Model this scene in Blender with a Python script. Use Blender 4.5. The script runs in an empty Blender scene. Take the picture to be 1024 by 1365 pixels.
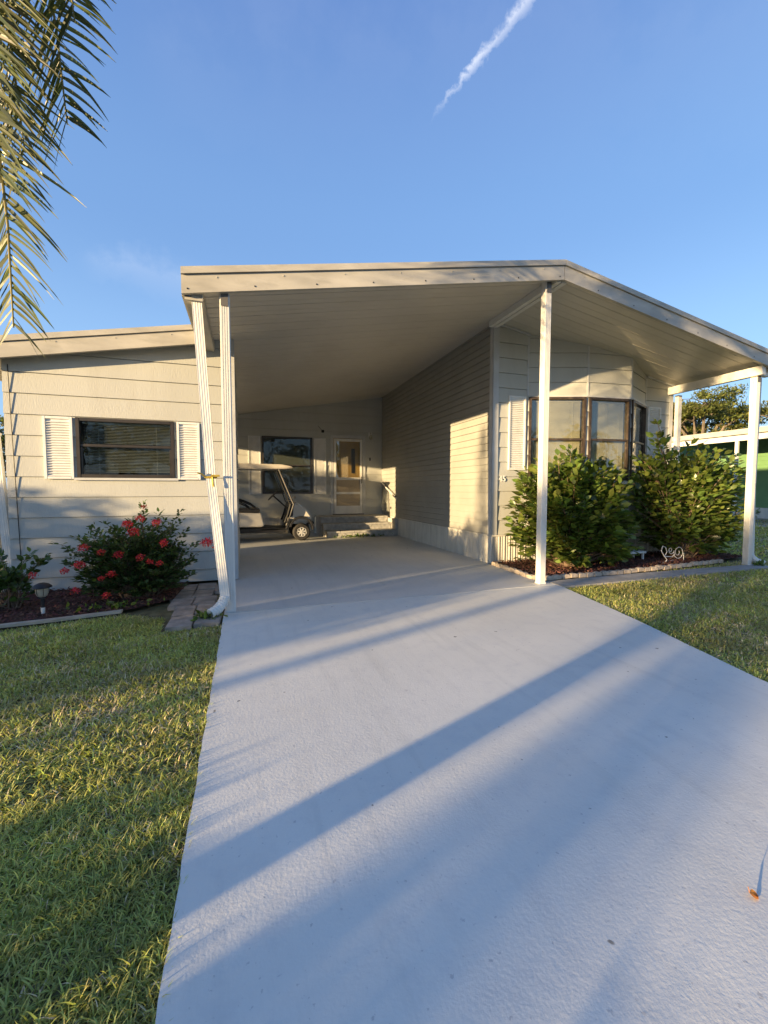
import bpy, bmesh, math, random
import numpy as np
from mathutils import Vector, Matrix
R = math.radians
random.seed(7); rng = np.random.default_rng(11)
scene = bpy.context.scene
col = scene.collection

# ------------------------------------------------------------------ camera
cam_d = bpy.data.cameras.new('camera'); cam = bpy.data.objects.new('camera', cam_d); col.objects.link(cam)
cam_d.sensor_fit = 'VERTICAL'; cam_d.sensor_height = 36; cam_d.lens = 558/1365*36
cam_d.clip_start = .05; cam_d.clip_end = 2000
cam.location = (0, 0, 1.4); cam.rotation_euler = (R(90-3.2), 0, R(-18.3))
scene.camera = cam

# ------------------------------------------------------------------ sun and sky
SLOPE, ELEV = .38, 6.4                     # sunlight travels towards +X, a little towards +Y
sx, sy = 1/math.hypot(1, SLOPE), SLOPE/math.hypot(1, SLOPE)
ld = Vector((sx*math.cos(R(ELEV)), sy*math.cos(R(ELEV)), -math.sin(R(ELEV))))
sun_d = bpy.data.lights.new('sun', 'SUN'); sun = bpy.data.objects.new('sun', sun_d); col.objects.link(sun)
sun_d.energy = 5.0; sun_d.angle = R(.55); sun_d.color = (1, .715, .37)
sun.rotation_euler = ld.to_track_quat('-Z', 'Y').to_euler(); sun.location = (-20, -8, 12)

def pix_dir(x, y):                         # direction of a sky feature seen by the camera, used for the contrail
    yaw, t = R(18.3), R(3.2)
    F = Vector((math.sin(yaw)*math.cos(t), math.cos(yaw)*math.cos(t), -math.sin(t)))
    Rt = Vector((math.cos(yaw), -math.sin(yaw), 0)); U = Rt.cross(F)
    return (F+Rt*(x-512)/558+U*(682.5-y)/558).normalized()

world = bpy.data.worlds.new('World'); scene.world = world; world.use_nodes = True
wn, wl = world.node_tree.nodes, world.node_tree.links
bg = wn['Background']
sky = wn.new('ShaderNodeTexSky'); sky.sky_type = 'NISHITA'; sky.sun_disc = False
sky.sun_elevation = R(ELEV); sky.sun_rotation = math.atan2(-ld.x, -ld.y)
sky.air_density = 1.0; sky.dust_density = .7; sky.ozone_density = 2.2; sky.altitude = 0
bg.inputs['Strength'].default_value = .1; SKYK = 4.6
wtc = wn.new('ShaderNodeTexCoord')
def wmath(op, a, b=None, clamp=False):
    n = wn.new('ShaderNodeMath'); n.operation = op; n.use_clamp = clamp
    for i, v in enumerate((a, b)):
        if v is None: continue
        if isinstance(v, (int, float)): n.inputs[i].default_value = v
        else: wl.new(v, n.inputs[i])
    return n.outputs[0]
def wdot(v):
    n = wn.new('ShaderNodeVectorMath'); n.operation = 'DOT_PRODUCT'
    wl.new(wtc.outputs['Generated'], n.inputs[0]); n.inputs[1].default_value = v
    return n.outputs['Value']
def wramp(v, a, b, c, d):
    n = wn.new('ShaderNodeMapRange'); n.interpolation_type = 'SMOOTHSTEP'
    wl.new(v, n.inputs[0])
    for i, q in enumerate((a, b, c, d)): n.inputs[i+1].default_value = q
    return n.outputs[0]
def streak(pa, pb, w0, w1, scale, amount, fade=.12):
    a, b = pix_dir(*pa), pix_dir(*pb)
    n = a.cross(b).normalized(); t = (b-a).normalized()
    al = wdot(tuple(t)); ac = wdot(tuple(n))
    ta, tb = a.dot(t), b.dot(t)
    no = wn.new('ShaderNodeTexNoise'); no.inputs['Scale'].default_value = scale; no.inputs['Detail'].default_value = 6
    no.inputs['Roughness'].default_value = .65
    wl.new(wtc.outputs['Generated'], no.inputs['Vector'])
    wob = wmath('MULTIPLY', wmath('SUBTRACT', no.outputs[0], .5), w1*2.2)
    dist = wmath('ABSOLUTE', wmath('ADD', ac, wob))
    wid = wramp(al, ta, tb, w0, w1)
    m = wmath('SUBTRACT', 1.0, wmath('DIVIDE', dist, wid), True)
    m = wmath('MULTIPLY', m, wramp(al, ta, ta+fade, 0, 1))
    m = wmath('MULTIPLY', m, wramp(no.outputs[0], .3, .62, .25, 1))
    return wmath('MULTIPLY', m, amount)
m1 = streak((564, 172), (734, -40), .003, .0155, 38, .6)
m2 = streak((95, 335), (250, 378), .03, .05, 9, .12, .05)
m3 = streak((150, 60), (420, 60), .12, .16, 5, .035, .1)
mm = wmath('ADD', wmath('ADD', m1, m2), m3, True)
mix = wn.new('ShaderNodeMix'); mix.data_type = 'RGBA'
wl.new(mm, mix.inputs['Factor'])
sep = wn.new('ShaderNodeSeparateXYZ'); wl.new(wtc.outputs['Generated'], sep.inputs[0])
cr = wn.new('ShaderNodeValToRGB'); wl.new(sep.outputs['Z'], cr.inputs[0]); cr.color_ramp.interpolation = 'EASE'
els = cr.color_ramp.elements; els[0].position = 0; els[0].color = (.40, .62, .95, 1); els[1].position = .85; els[1].color = (.13, .255, .66, 1)
e = els.new(.22); e.color = (.33, .57, .98, 1); e = els.new(.5); e.color = (.215, .41, .82, 1)
gs = wn.new('ShaderNodeVectorMath'); gs.operation = 'SCALE'; gs.inputs['Scale'].default_value = SKYK; wl.new(cr.outputs[0], gs.inputs[0])
gm = wn.new('ShaderNodeMix'); gm.data_type = 'RGBA'; gm.inputs['Factor'].default_value = .6; wl.new(sky.outputs[0], gm.inputs['A']); wl.new(gs.outputs[0], gm.inputs['B'])
wl.new(gm.outputs['Result'], mix.inputs['A']); mix.inputs['B'].default_value = (4.2, 4.3, 4.6, 1)
wl.new(mix.outputs['Result'], bg.inputs['Color'])
vs = scene.view_settings; vs.view_transform = 'Standard'; vs.look = 'None'; vs.gamma = 1; vs.exposure = 1.46
vs.use_curve_mapping = False

# ------------------------------------------------------------------ object helpers
def tag(o, label=None, cat=None, group=None, kind=None):
    if label: o['label'] = label
    if cat: o['category'] = cat
    if group: o['group'] = group
    if kind: o['kind'] = kind
    return o
def empty(name, loc, label, cat, group=None):
    o = bpy.data.objects.new(name, None); col.objects.link(o); o.location = loc; o.empty_display_size = .2
    return tag(o, label, cat, group)
def wloc(o):
    v = Vector((0, 0, 0))
    while o: v += o.location; o = o.parent
    return v
def link_mesh(name, verts, faces, mat, parent=None, smooth=False, origin=None):
    off = wloc(parent)
    if parent is None and origin is not None: off = Vector(origin)
    v = np.asarray(verts, dtype=np.float32)-np.array(off, dtype=np.float32)
    me = bpy.data.meshes.new(name); me.from_pydata(v.tolist(), [], faces)
    if smooth: me.polygons.foreach_set('use_smooth', [True]*len(me.polygons))
    o = bpy.data.objects.new(name, me); col.objects.link(o); me.materials.append(mat)
    if parent: o.parent = parent
    elif origin is not None: o.location = origin
    return o
def np_mesh(name, verts, tri_or_quad, mat, parent=None, origin=None, smooth=False):
    """fast mesh from numpy arrays, all faces with the same corner count"""
    off = wloc(parent)
    if parent is None and origin is not None: off = Vector(origin)
    v = (verts-np.array(off)).astype(np.float32); f = tri_or_quad.astype(np.int32); k = f.shape[1]
    me = bpy.data.meshes.new(name)
    me.vertices.add(len(v)); me.vertices.foreach_set('co', v.ravel())
    me.loops.add(f.size); me.loops.foreach_set('vertex_index', f.ravel())
    me.polygons.add(len(f)); me.polygons.foreach_set('loop_start', np.arange(0, f.size, k, dtype=np.int32))
    me.update(calc_edges=True)
    if smooth: me.polygons.foreach_set('use_smooth', np.ones(len(f), dtype=bool))
    o = bpy.data.objects.new(name, me); col.objects.link(o); me.materials.append(mat)
    if parent: o.parent = parent
    elif origin is not None: o.location = origin
    return o

class MB:
    def __init__(s): s.v = []; s.f = []
    def add(s, vs, fs):
        n = len(s.v); s.v += [tuple(v) for v in vs]; s.f += [tuple(i+n for i in f) for f in fs]; return s
    def box(s, x0, x1, y0, y1, z0, z1, b=0):
        if b <= 0:
            vs = [(x, y, z) for z in (z0, z1) for x, y in ((x0, y0), (x1, y0), (x1, y1), (x0, y1))]
            return s.add(vs, [(3, 2, 1, 0), (4, 5, 6, 7), (0, 1, 5, 4), (1, 2, 6, 5), (2, 3, 7, 6), (3, 0, 4, 7)])
        bm = bmesh.new(); bmesh.ops.create_cube(bm, size=1)
        bmesh.ops.scale(bm, vec=(x1-x0, y1-y0, z1-z0), verts=bm.verts)
        bmesh.ops.bevel(bm, geom=bm.edges[:], offset=b, segments=2, affect='EDGES')
        bmesh.ops.translate(bm, vec=((x0+x1)/2, (y0+y1)/2, (z0+z1)/2), verts=bm.verts)
        return s.bm(bm)
    def bm(s, bm, M=None):
        bm.verts.index_update()
        s.add([(M @ v.co if M else v.co)[:] for v in bm.verts], [[v.index for v in f.verts] for f in bm.faces]); bm.free(); return s
    def obox(s, c, u, v, w, hu, hv, hw, b=0):
        """oriented box: centre c, unit axes u v w, half sizes"""
        t = MB(); t.box(-hu, hu, -hv, hv, -hw, hw, b)
        c, u, v, w = Vector(c), Vector(u), Vector(v), Vector(w)
        return s.add([(c+u*p[0]+v*p[1]+w*p[2])[:] for p in t.v], t.f)
    def beam(s, a, b, wx, wz, up=(0, 0, 1), bev=0):
        a, b = Vector(a), Vector(b); d = (b-a); L = d.length; d.normalize()
        r = d.cross(Vector(up)).normalized(); u = r.cross(d)
        return s.obox((a+b)/2, d, r, u, L/2, wx/2, wz/2, bev)
    def prism(s, pts, d):
        """closed polygon pts extruded by vector d"""
        n = len(pts); d = Vector(d)
        vs = [Vector(p) for p in pts]; vs += [p+d for p in vs]
        return s.add([v[:] for v in vs], [tuple(range(n))[::-1], tuple(range(n, 2*n))]+[(i, (i+1) % n, n+(i+1) % n, n+i) for i in range(n)])
    def tube(s, path, r, n=8, caps=True):
        path = [Vector(p) for p in path]; rs = r if isinstance(r, (list, tuple)) else [r]*len(path)
        rings = []; prev = None
        for i, p in enumerate(path):
            t = (path[min(i+1, len(path)-1)]-path[max(i-1, 0)]).normalized()
            if prev is None:
                a = Vector((0, 0, 1)) if abs(t.z) < .9 else Vector((1, 0, 0)); u = t.cross(a).normalized()
            else: u = (prev-t*prev.dot(t)).normalized()
            prev = u; w = t.cross(u)
            rings.append([(p+(u*math.cos(2*math.pi*k/n)+w*math.sin(2*math.pi*k/n))*rs[i])[:] for k in range(n)])
        vs = [v for r_ in rings for v in r_]; fs = []
        for i in range(len(path)-1):
            for k in range(n): fs.append((i*n+k, i*n+(k+1) % n, (i+1)*n+(k+1) % n, (i+1)*n+k))
        if caps: fs += [tuple(range(n))[::-1], tuple(range((len(path)-1)*n, len(path)*n))]
        return s.add(vs, fs)
    def lathe(s, prof, c=(0, 0, 0), n=24, axis='Z', caps=True):
        vs = []; fs = []
        for r_, h in prof:
            for k in range(n):
                a = 2*math.pi*k/n; x, y = r_*math.cos(a), r_*math.sin(a)
                p = (x, y, h) if axis == 'Z' else ((x, h, y) if axis == 'Y' else (h, x, y))
                vs.append((p[0]+c[0], p[1]+c[1], p[2]+c[2]))
        m = len(prof)
        for i in range(m-1):
            for k in range(n): fs.append((i*n+k, i*n+(k+1) % n, (i+1)*n+(k+1) % n, (i+1)*n+k))
        if not caps: return s.add(vs, fs)
        if prof[0][0] > 1e-4: fs.append(tuple(range(n))[::-1])
        if prof[-1][0] > 1e-4: fs.append(tuple(range((m-1)*n, m*n)))
        return s.add(vs, fs)
    def build(s, name, mat, parent=None, smooth=False, origin=None):
        o = link_mesh(name, s.v, s.f, mat, parent, smooth, origin)
        bm = bmesh.new(); bm.from_mesh(o.data); bmesh.ops.recalc_face_normals(bm, faces=bm.faces); bm.to_mesh(o.data); bm.free()
        if smooth:
            try:
                for e in o.data.edges: pass
                o.data.set_sharp_from_angle(angle=R(38))
            except Exception: pass
        return o

# ------------------------------------------------------------------ materials
def mat(name, base, rough=.6, var=.08, nscale=4, bump=0, bscale=60, spec=.4, metal=0, dirt=None, dirt_scale=2.5, dirt_amt=.35, stretch=(1, 1, 1), island=0, coat=0, sheen=0, trans=None, bdist=.01):
    m = bpy.data.materials.new(name); m.use_nodes = True; N, L = m.node_tree.nodes, m.node_tree.links
    p = N['Principled BSDF']; p.inputs['Roughness'].default_value = rough; p.inputs['Metallic'].default_value = metal
    p.inputs['Specular IOR Level'].default_value = spec
    if coat: p.inputs['Coat Weight'].default_value = coat
    tc = N.new('ShaderNodeTexCoord'); mp = N.new('ShaderNodeMapping'); mp.inputs['Scale'].default_value = stretch
    ge = N.new('ShaderNodeNewGeometry'); L.new(ge.outputs['Position'], mp.inputs['Vector'])
    no = N.new('ShaderNodeTexNoise'); no.inputs['Scale'].default_value = nscale; no.inputs['Detail'].default_value = 6
    L.new(mp.outputs[0], no.inputs['Vector'])
    b = Vector(base[:3])
    mx = N.new('ShaderNodeMix'); mx.data_type = 'RGBA'
    mx.inputs['A'].default_value = (*[max(0, c*(1-var*1.6)) for c in b], 1); mx.inputs['B'].default_value = (*[min(1, c*(1+var*1.6)) for c in b], 1)
    mr = N.new('ShaderNodeMapRange'); L.new(no.outputs[0], mr.inputs[0]); mr.inputs[1].default_value = .3; mr.inputs[2].default_value = .7
    L.new(mr.outputs[0], mx.inputs['Factor']); out = mx.outputs['Result']
    if island:
        hs = N.new('ShaderNodeHueSaturation'); L.new(out, hs.inputs['Color'])
        r1 = N.new('ShaderNodeMapRange'); L.new(ge.outputs['Random Per Island'], r1.inputs[0]); r1.inputs[3].default_value = 1-island; r1.inputs[4].default_value = 1+island
        L.new(r1.outputs[0], hs.inputs['Value'])
        w = N.new('ShaderNodeMath'); w.operation = 'FRACT'; w2 = N.new('ShaderNodeMath'); w2.operation = 'MULTIPLY'; w2.inputs[1].default_value = 7.31
        L.new(ge.outputs['Random Per Island'], w2.inputs[0]); L.new(w2.outputs[0], w.inputs[0])
        r2 = N.new('ShaderNodeMapRange'); L.new(w.outputs[0], r2.inputs[0]); r2.inputs[3].default_value = .5-island*.07; r2.inputs[4].default_value = .5+island*.05
        L.new(r2.outputs[0], hs.inputs['Hue']); out = hs.outputs[0]
    if dirt:
        n2 = N.new('ShaderNodeTexNoise'); n2.inputs['Scale'].default_value = dirt_scale; n2.inputs['Detail'].default_value = 9; n2.inputs['Roughness'].default_value = .65
        L.new(mp.outputs[0], n2.inputs['Vector'])
        r3 = N.new('ShaderNodeMapRange'); L.new(n2.outputs[0], r3.inputs[0]); r3.inputs[1].default_value = .52; r3.inputs[2].default_value = .75; r3.inputs[4].default_value = dirt_amt
        m3 = N.new('ShaderNodeMix'); m3.data_type = 'RGBA'; L.new(r3.outputs[0], m3.inputs['Factor']); L.new(out, m3.inputs['A']); m3.inputs['B'].default_value = (*dirt, 1)
        out = m3.outputs['Result']
    L.new(out, p.inputs['Base Color'])
    if bump:
        n4 = N.new('ShaderNodeTexNoise'); n4.inputs['Scale'].default_value = bscale; n4.inputs['Detail'].default_value = 4
        L.new(mp.outputs[0], n4.inputs['Vector'])
        bn = N.new('ShaderNodeBump'); bn.inputs['Strength'].default_value = bump; bn.inputs['Distance'].default_value = bdist
        L.new(n4.outputs[0], bn.inputs['Height']); L.new(bn.outputs[0], p.inputs['Normal'])
    if trans:
        tr = N.new('ShaderNodeBsdfTranslucent'); tm = N.new('ShaderNodeMix'); tm.data_type = 'RGBA'; tm.blend_type = 'MULTIPLY'; tm.inputs['Factor'].default_value = 1
        L.new(out, tm.inputs['A']); tm.inputs['B'].default_value = (*trans, 1); L.new(tm.outputs['Result'], tr.inputs['Color'])
        ad = N.new('ShaderNodeMixShader'); ad.inputs[0].default_value = .38
        L.new(p.outputs[0], ad.inputs[1]); L.new(tr.outputs[0], ad.inputs[2]); L.new(ad.outputs[0], N['Material Output'].inputs['Surface'])
    return m
def glass(name, tint=(.85, .9, .9), ior=1.5, boost=0.0, bump=0):
    m = bpy.data.materials.new(name); m.use_nodes = True; N, L = m.node_tree.nodes, m.node_tree.links
    N.remove(N['Principled BSDF'])
    t = N.new('ShaderNodeBsdfTransparent'); t.inputs[0].default_value = (*tint, 1)
    g = N.new('ShaderNodeBsdfGlossy'); g.inputs['Roughness'].default_value = .01
    f = N.new('ShaderNodeFresnel'); gb = N.new('ShaderNodeNewGeometry'); im = N.new('ShaderNodeMapRange'); L.new(gb.outputs['Backfacing'], im.inputs[0]); im.inputs[3].default_value = ior; im.inputs[4].default_value = 1/ior; L.new(im.outputs[0], f.inputs[0])
    mr = N.new('ShaderNodeMath'); mr.operation = 'ADD'; mr.inputs[1].default_value = boost; mr.use_clamp = True; L.new(f.outputs[0], mr.inputs[0])
    if bump:
        no = N.new('ShaderNodeTexNoise'); no.inputs['Scale'].default_value = 3; ge = N.new('ShaderNodeNewGeometry'); L.new(ge.outputs['Position'], no.inputs['Vector'])
        bn = N.new('ShaderNodeBump'); bn.inputs['Strength'].default_value = bump; bn.inputs['Distance'].default_value = .02; L.new(no.outputs[0], bn.inputs['Height']); L.new(bn.outputs[0], g.inputs['Normal'])
    x = N.new('ShaderNodeMixShader'); L.new(mr.outputs[0], x.inputs[0]); L.new(t.outputs[0], x.inputs[1]); L.new(g.outputs[0], x.inputs[2])
    L.new(x.outputs[0], N['Material Output'].inputs['Surface'])
    return m

M = dict(
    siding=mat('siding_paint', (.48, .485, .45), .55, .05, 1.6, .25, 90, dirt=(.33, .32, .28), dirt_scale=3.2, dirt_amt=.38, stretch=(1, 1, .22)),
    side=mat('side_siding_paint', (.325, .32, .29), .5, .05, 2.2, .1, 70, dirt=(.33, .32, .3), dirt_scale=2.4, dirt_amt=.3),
    trim=mat('grey_trim_paint', (.5, .51, .51), .5, .05, 5),
    white=mat('white_painted_aluminium', (.72, .71, .67), .42, .06, 5, .08, 40, dirt=(.42, .4, .34), dirt_scale=5, dirt_amt=.5, stretch=(1, 1, .4)),
    fascia=mat('weathered_fascia', (.43, .41, .36), .5, .1, 3, .1, 40, dirt=(.3, .29, .25), dirt_scale=4, dirt_amt=.7, stretch=(.7, 1, 2.5)),
    ceiling=mat('ceiling_pans', (.58, .55, .48), .38, .05, 1.2, .06, 14, dirt=(.34, .32, .27), dirt_scale=1.2, dirt_amt=.3),
    shutter=mat('white_shutter', (.74, .74, .72), .45, .04, 8, dirt=(.5, .5, .46), dirt_scale=9, dirt_amt=.3),
    bronze=mat('dark_bronze_frame', (.035, .028, .022), .38, .2, 8, spec=.6),
    brownframe=mat('brown_window_frame', (.045, .032, .023), .42, .2, 8, dirt=(.2, .16, .12), dirt_scale=12, dirt_amt=.6),
    blind=mat('blind_slats', (.55, .54, .5), .5, .04, 5),
    blinddk=mat('grey_blind_slats', (.28, .28, .27), .5, .04, 5),
    curtain=mat('cream_curtain', (.8, .74, .58), .8, .05, 5, trans=(1, 1, 1)),
    room=mat('dim_room', (.08, .075, .07), .9),
    skirt=mat('cream_skirting', (.62, .60, .54), .5, .07, 6, dirt=(.35, .33, .28), dirt_scale=4, dirt_amt=.45, stretch=(1, 1, .3)),
    brick=mat('painted_brick', (.42, .41, .38), .8, .15, 9, .3, 50),
    tan=mat('tan_door', (.5, .36, .14), .45, .1, 6, stretch=(1, 1, .2)),
    screen=mat('tan_screen', (.42, .35, .25), .8, .15, 90),
    black=mat('black_plastic', (.02, .02, .021), .5, .2, 8),
    rubber=mat('tyre_rubber', (.028, .026, .025), .8, .2, 20, .2, 80),
    cream=mat('cream_body_paint', (.66, .62, .54), .22, .03, 3, coat=.5),
    canopy=mat('canopy_plastic', (.6, .55, .48), .4, .05, 4),
    seat=mat('seat_vinyl', (.05, .045, .04), .45, .1, 9, .2, 60),
    chrome=mat('rim_metal', (.62, .61, .58), .35, .05, 9, metal=.25),
    plast=mat('grey_plastic', (.12, .115, .11), .5, .1, 5),
    brass=mat('aged_brass', (.5, .36, .06), .4, .2, 30, metal=.4),
    frost=mat('frosted_lantern', (.62, .58, .48), .3, .1, 20, trans=(1, 1, 1)),
    lampglass=glass('lamp_glass', (.9, .88, .8), 1.5, .08),
    glass=glass('window_glass', (.75, .78, .76), 1.45, .0, .2),
    glassbay=glass('bay_glass', (.9, .92, .9), 1.5, .05, .2),
    shield=glass('clear_windscreen', (.92, .94, .93), 1.45, 0),
    leaf=mat('shrub_leaf', (.125, .175, .04), .32, .15, 3, island=.5, spec=.5, trans=(1.6, 1.7, .6)),
    ixleaf=mat('flowering_shrub_leaf', (.075, .12, .042), .38, .15, 4, island=.45, spec=.45, trans=(1.2, 1.4, .5)),
    flower=mat('red_petals', (.72, .06, .05), .5, .2, 20, island=.35, trans=(1.2, .6, .6)),
    twig=mat('twig_bark', (.16, .11, .075), .8, .2, 30, .4, 60),
    treeleaf=mat('tree_leaf', (.12, .14, .035), .5, .2, 1.2, island=.5, trans=(1.4, 1.4, .5)),
    bark=mat('tree_bark', (.16, .13, .10), .9, .25, 8, .6, 25, stretch=(1, 1, .3)),
    palmleaf=mat('palm_leaflet', (.092, .108, .036), .38, .2, 3, island=.45, spec=.5, trans=(1.3, 1.25, .5)),
    rachis=mat('palm_midrib', (.24, .2, .06), .4, .1, 8),
    grass=mat('grass_blade', (.43, .46, .14), .5, .2, 1.3, island=.5, trans=(1.2, 1.3, .5), dirt=(.55, .44, .22), dirt_scale=1.1, dirt_amt=.75),
    straw=mat('dry_grass_blade', (.6, .5, .3), .6, .2, 3, island=.35),
    soil=mat('lawn_soil', (.13, .115, .055), .95, .3, 9, .6, 40, dirt=(.09, .1, .035), dirt_scale=3, dirt_amt=.9),
    mulch=mat('red_brown_mulch', (.12, .055, .038), .85, .3, 9, island=.5),
    mulchbed=mat('mulch_bed', (.07, .03, .02), .95, .3, 30, .8, 60),
    stone=mat('cream_edging_stone', (.48, .40, .31), .85, .15, 12, .5, 45, dirt=(.25, .2, .16), dirt_scale=18, dirt_amt=.6),
    paver=mat('weathered_paver', (.3, .26, .22), .85, .18, 8, .6, 35, dirt=(.13, .12, .09), dirt_scale=9, dirt_amt=.6),
    walk=mat('plain_concrete', (.34, .33, .31), .85, .12, 6, .4, 50, dirt=(.2, .19, .17), dirt_scale=5, dirt_amt=.5),
    kerb=mat('cream_kerb', (.42, .37, .29), .85, .12, 6, .4, 50),
    asphalt=mat('asphalt', (.055, .055, .055), .9, .2, 30, .5, 120),
    green=mat('green_painted_siding', (.13, .25, .1), .6, .06, 3),
    wire=mat('white_wire', (.72, .70, .66), .4, .05, 9),
    number=mat('white_number', (.78, .78, .76), .4, .02, 9),
    dryleaf=mat('orange_dry_leaf', (.55, .24, .05), .5, .2, 40, trans=(1.2, .9, .5)),
    carpaint=mat('dark_car_paint', (.02, .024, .028), .2, .05, 3, coat=1),
    roofgrey=mat('grey_roof', (.3, .29, .27), .7, .1, 3),
    beige=mat('beige_stucco', (.42, .38, .3), .8, .06, 3),
)
def drive_mat(base0=(.66, .66, .61), base1=(.74, .735, .675)):
    m = bpy.data.materials.new('painted_driveway'); m.use_nodes = True; N, L = m.node_tree.nodes, m.node_tree.links
    p = N['Principled BSDF']; p.inputs['Roughness'].default_value = .62; p.inputs['Specular IOR Level'].default_value = .35
    ge = N.new('ShaderNodeNewGeometry'); P = ge.outputs['Position']
    def noise(sc, det=5, rough=.55, vec=P):
        n = N.new('ShaderNodeTexNoise'); n.inputs['Scale'].default_value = sc; n.inputs['Detail'].default_value = det; n.inputs['Roughness'].default_value = rough
        L.new(vec, n.inputs['Vector']); return n.outputs[0]
    def mr(v, a, b, c, d, sm=False):
        n = N.new('ShaderNodeMapRange'); L.new(v, n.inputs[0])
        if sm: n.interpolation_type = 'SMOOTHSTEP'
        for i, q in enumerate((a, b, c, d)): n.inputs[i+1].default_value = q
        return n.outputs[0]
    def mixc(f, a, b):
        n = N.new('ShaderNodeMix'); n.data_type = 'RGBA'; L.new(f, n.inputs['Factor'])
        for k, v in (('A', a), ('B', b)):
            if isinstance(v, tuple): n.inputs[k].default_value = (*v, 1)
            else: L.new(v, n.inputs[k])
        return n.outputs['Result']
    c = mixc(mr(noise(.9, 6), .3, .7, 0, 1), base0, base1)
    c = mixc(mr(noise(6, 8, .7), .5, .75, 0, .35), c, (.48, .49, .50))
    c = mixc(mr(noise(38, 3), .66, .72, 0, .55), c, (.36, .36, .36))       # grit
    c = mixc(mr(noise(11, 2), .735, .76, 0, .8), c, (.10, .095, .08))       # dark specks
    c = mixc(mr(noise(4.3, 3), .76, .775, 0, .7), c, (.85, .85, .85))       # pale chips
    mp = N.new('ShaderNodeMapping'); mp.inputs['Scale'].default_value = (9, .7, 1); mp.inputs['Rotation'].default_value = (0, 0, .12); L.new(P, mp.inputs['Vector'])
    c = mixc(mr(noise(1, 5, .6, mp.outputs[0]), .52, .74, 0, .30), c, tuple(v*.74 for v in base0))        # long scuffs along the way cars drive
    c = mixc(mr(noise(.55, 4, .7), .56, .7, 0, .22), c, (base1[0]*.86, base1[1]*.80, base1[2]*.72))         # faint tan stains
    L.new(c, p.inputs['Base Color'])
    a = N.new('ShaderNodeMath'); a.operation = 'ADD'
    v = N.new('ShaderNodeTexVoronoi'); v.inputs['Scale'].default_value = 55; L.new(P, v.inputs['Vector'])
    L.new(noise(70, 4, .6), a.inputs[0])
    sc = N.new('ShaderNodeMath'); sc.operation = 'MULTIPLY'; sc.inputs[1].default_value = .6; L.new(noise(22, 3), sc.inputs[0]); L.new(sc.outputs[0], a.inputs[1])
    bn = N.new('ShaderNodeBump'); bn.inputs['Strength'].default_value = .25; bn.inputs['Distance'].default_value = .005
    L.new(a.outputs[0], bn.inputs['Height']); L.new(bn.outputs[0], p.inputs['Normal'])
    return m
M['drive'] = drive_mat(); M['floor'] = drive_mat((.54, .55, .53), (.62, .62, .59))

# ------------------------------------------------------------------ ground
def sheet(name, pts, z, m, kind='structure', **k):
    o = link_mesh(name, [(x, y, z) for x, y in pts], [tuple(range(len(pts)))], m)
    bm = bmesh.new(); bm.from_mesh(o.data)
    for f in bm.faces:
        if f.normal.z < 0: f.normal_flip()
    bm.to_mesh(o.data); bm.free()
    return tag(o, kind=kind)
sheet('ground', [(-900, -900), (900, -900), (900, 900), (-900, 900)], -.03, M['soil'])
DR = [(-.25, -7), (2.35, -7), (2.75, -1.2), (3.56, 1.93), (3.95, 3.35), (4.28, 4.78)]
_d = []
for (xa, ya), (xb, yb) in zip(DR[1:-1], DR[2:]):
    k = max(2, int((yb-ya)/.09))
    _d += [(xa+(xb-xa)*i/k+random.uniform(-.005, .004), ya+(yb-ya)*i/k) for i in range(k)]
DR = DR[:1]+_d+DR[-1:]
_l = [(-.25+random.uniform(-.004, .005), 4.9-i*.09) for i in range(68)]
mb = MB(); mb.prism([(x, y, -.06) for x, y in DR[:0]+_l[::-1][:0]+DR+[(4.28, 4.955), (-.25, 4.955)]+_l], (0, 0, .06)); tag(mb.build('driveway', M['drive']), kind='structure')
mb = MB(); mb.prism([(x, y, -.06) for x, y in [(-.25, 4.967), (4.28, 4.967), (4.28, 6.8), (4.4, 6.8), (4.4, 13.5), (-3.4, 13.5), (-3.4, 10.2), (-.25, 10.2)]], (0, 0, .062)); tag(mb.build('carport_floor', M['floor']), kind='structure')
mb = MB(); mb.prism([(x, y, -.06) for x, y in [(4.29, 4.80), (8.95, 4.86), (8.95, 5.14), (6.4, 5.2), (4.29, 5.17)]], (0, 0, .064)); tag(mb.build('walkway', M['walk']), kind='structure')
sheet('road', [(-60, -13), (60, -13), (60, -7), (-60, -7)], -.02, M['asphalt'])

# ------------------------------------------------------------------ the home
Z0, RX, SL, EAVE = 4.42, 4.30, .18, -.60
def ceil_z(x): return Z0-SL*abs(x-RX)
home = empty('mobile_home', (4.35, 6.75, 0), 'pale grey lap sided home with peaked carport roof in front of it', 'house')

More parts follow.
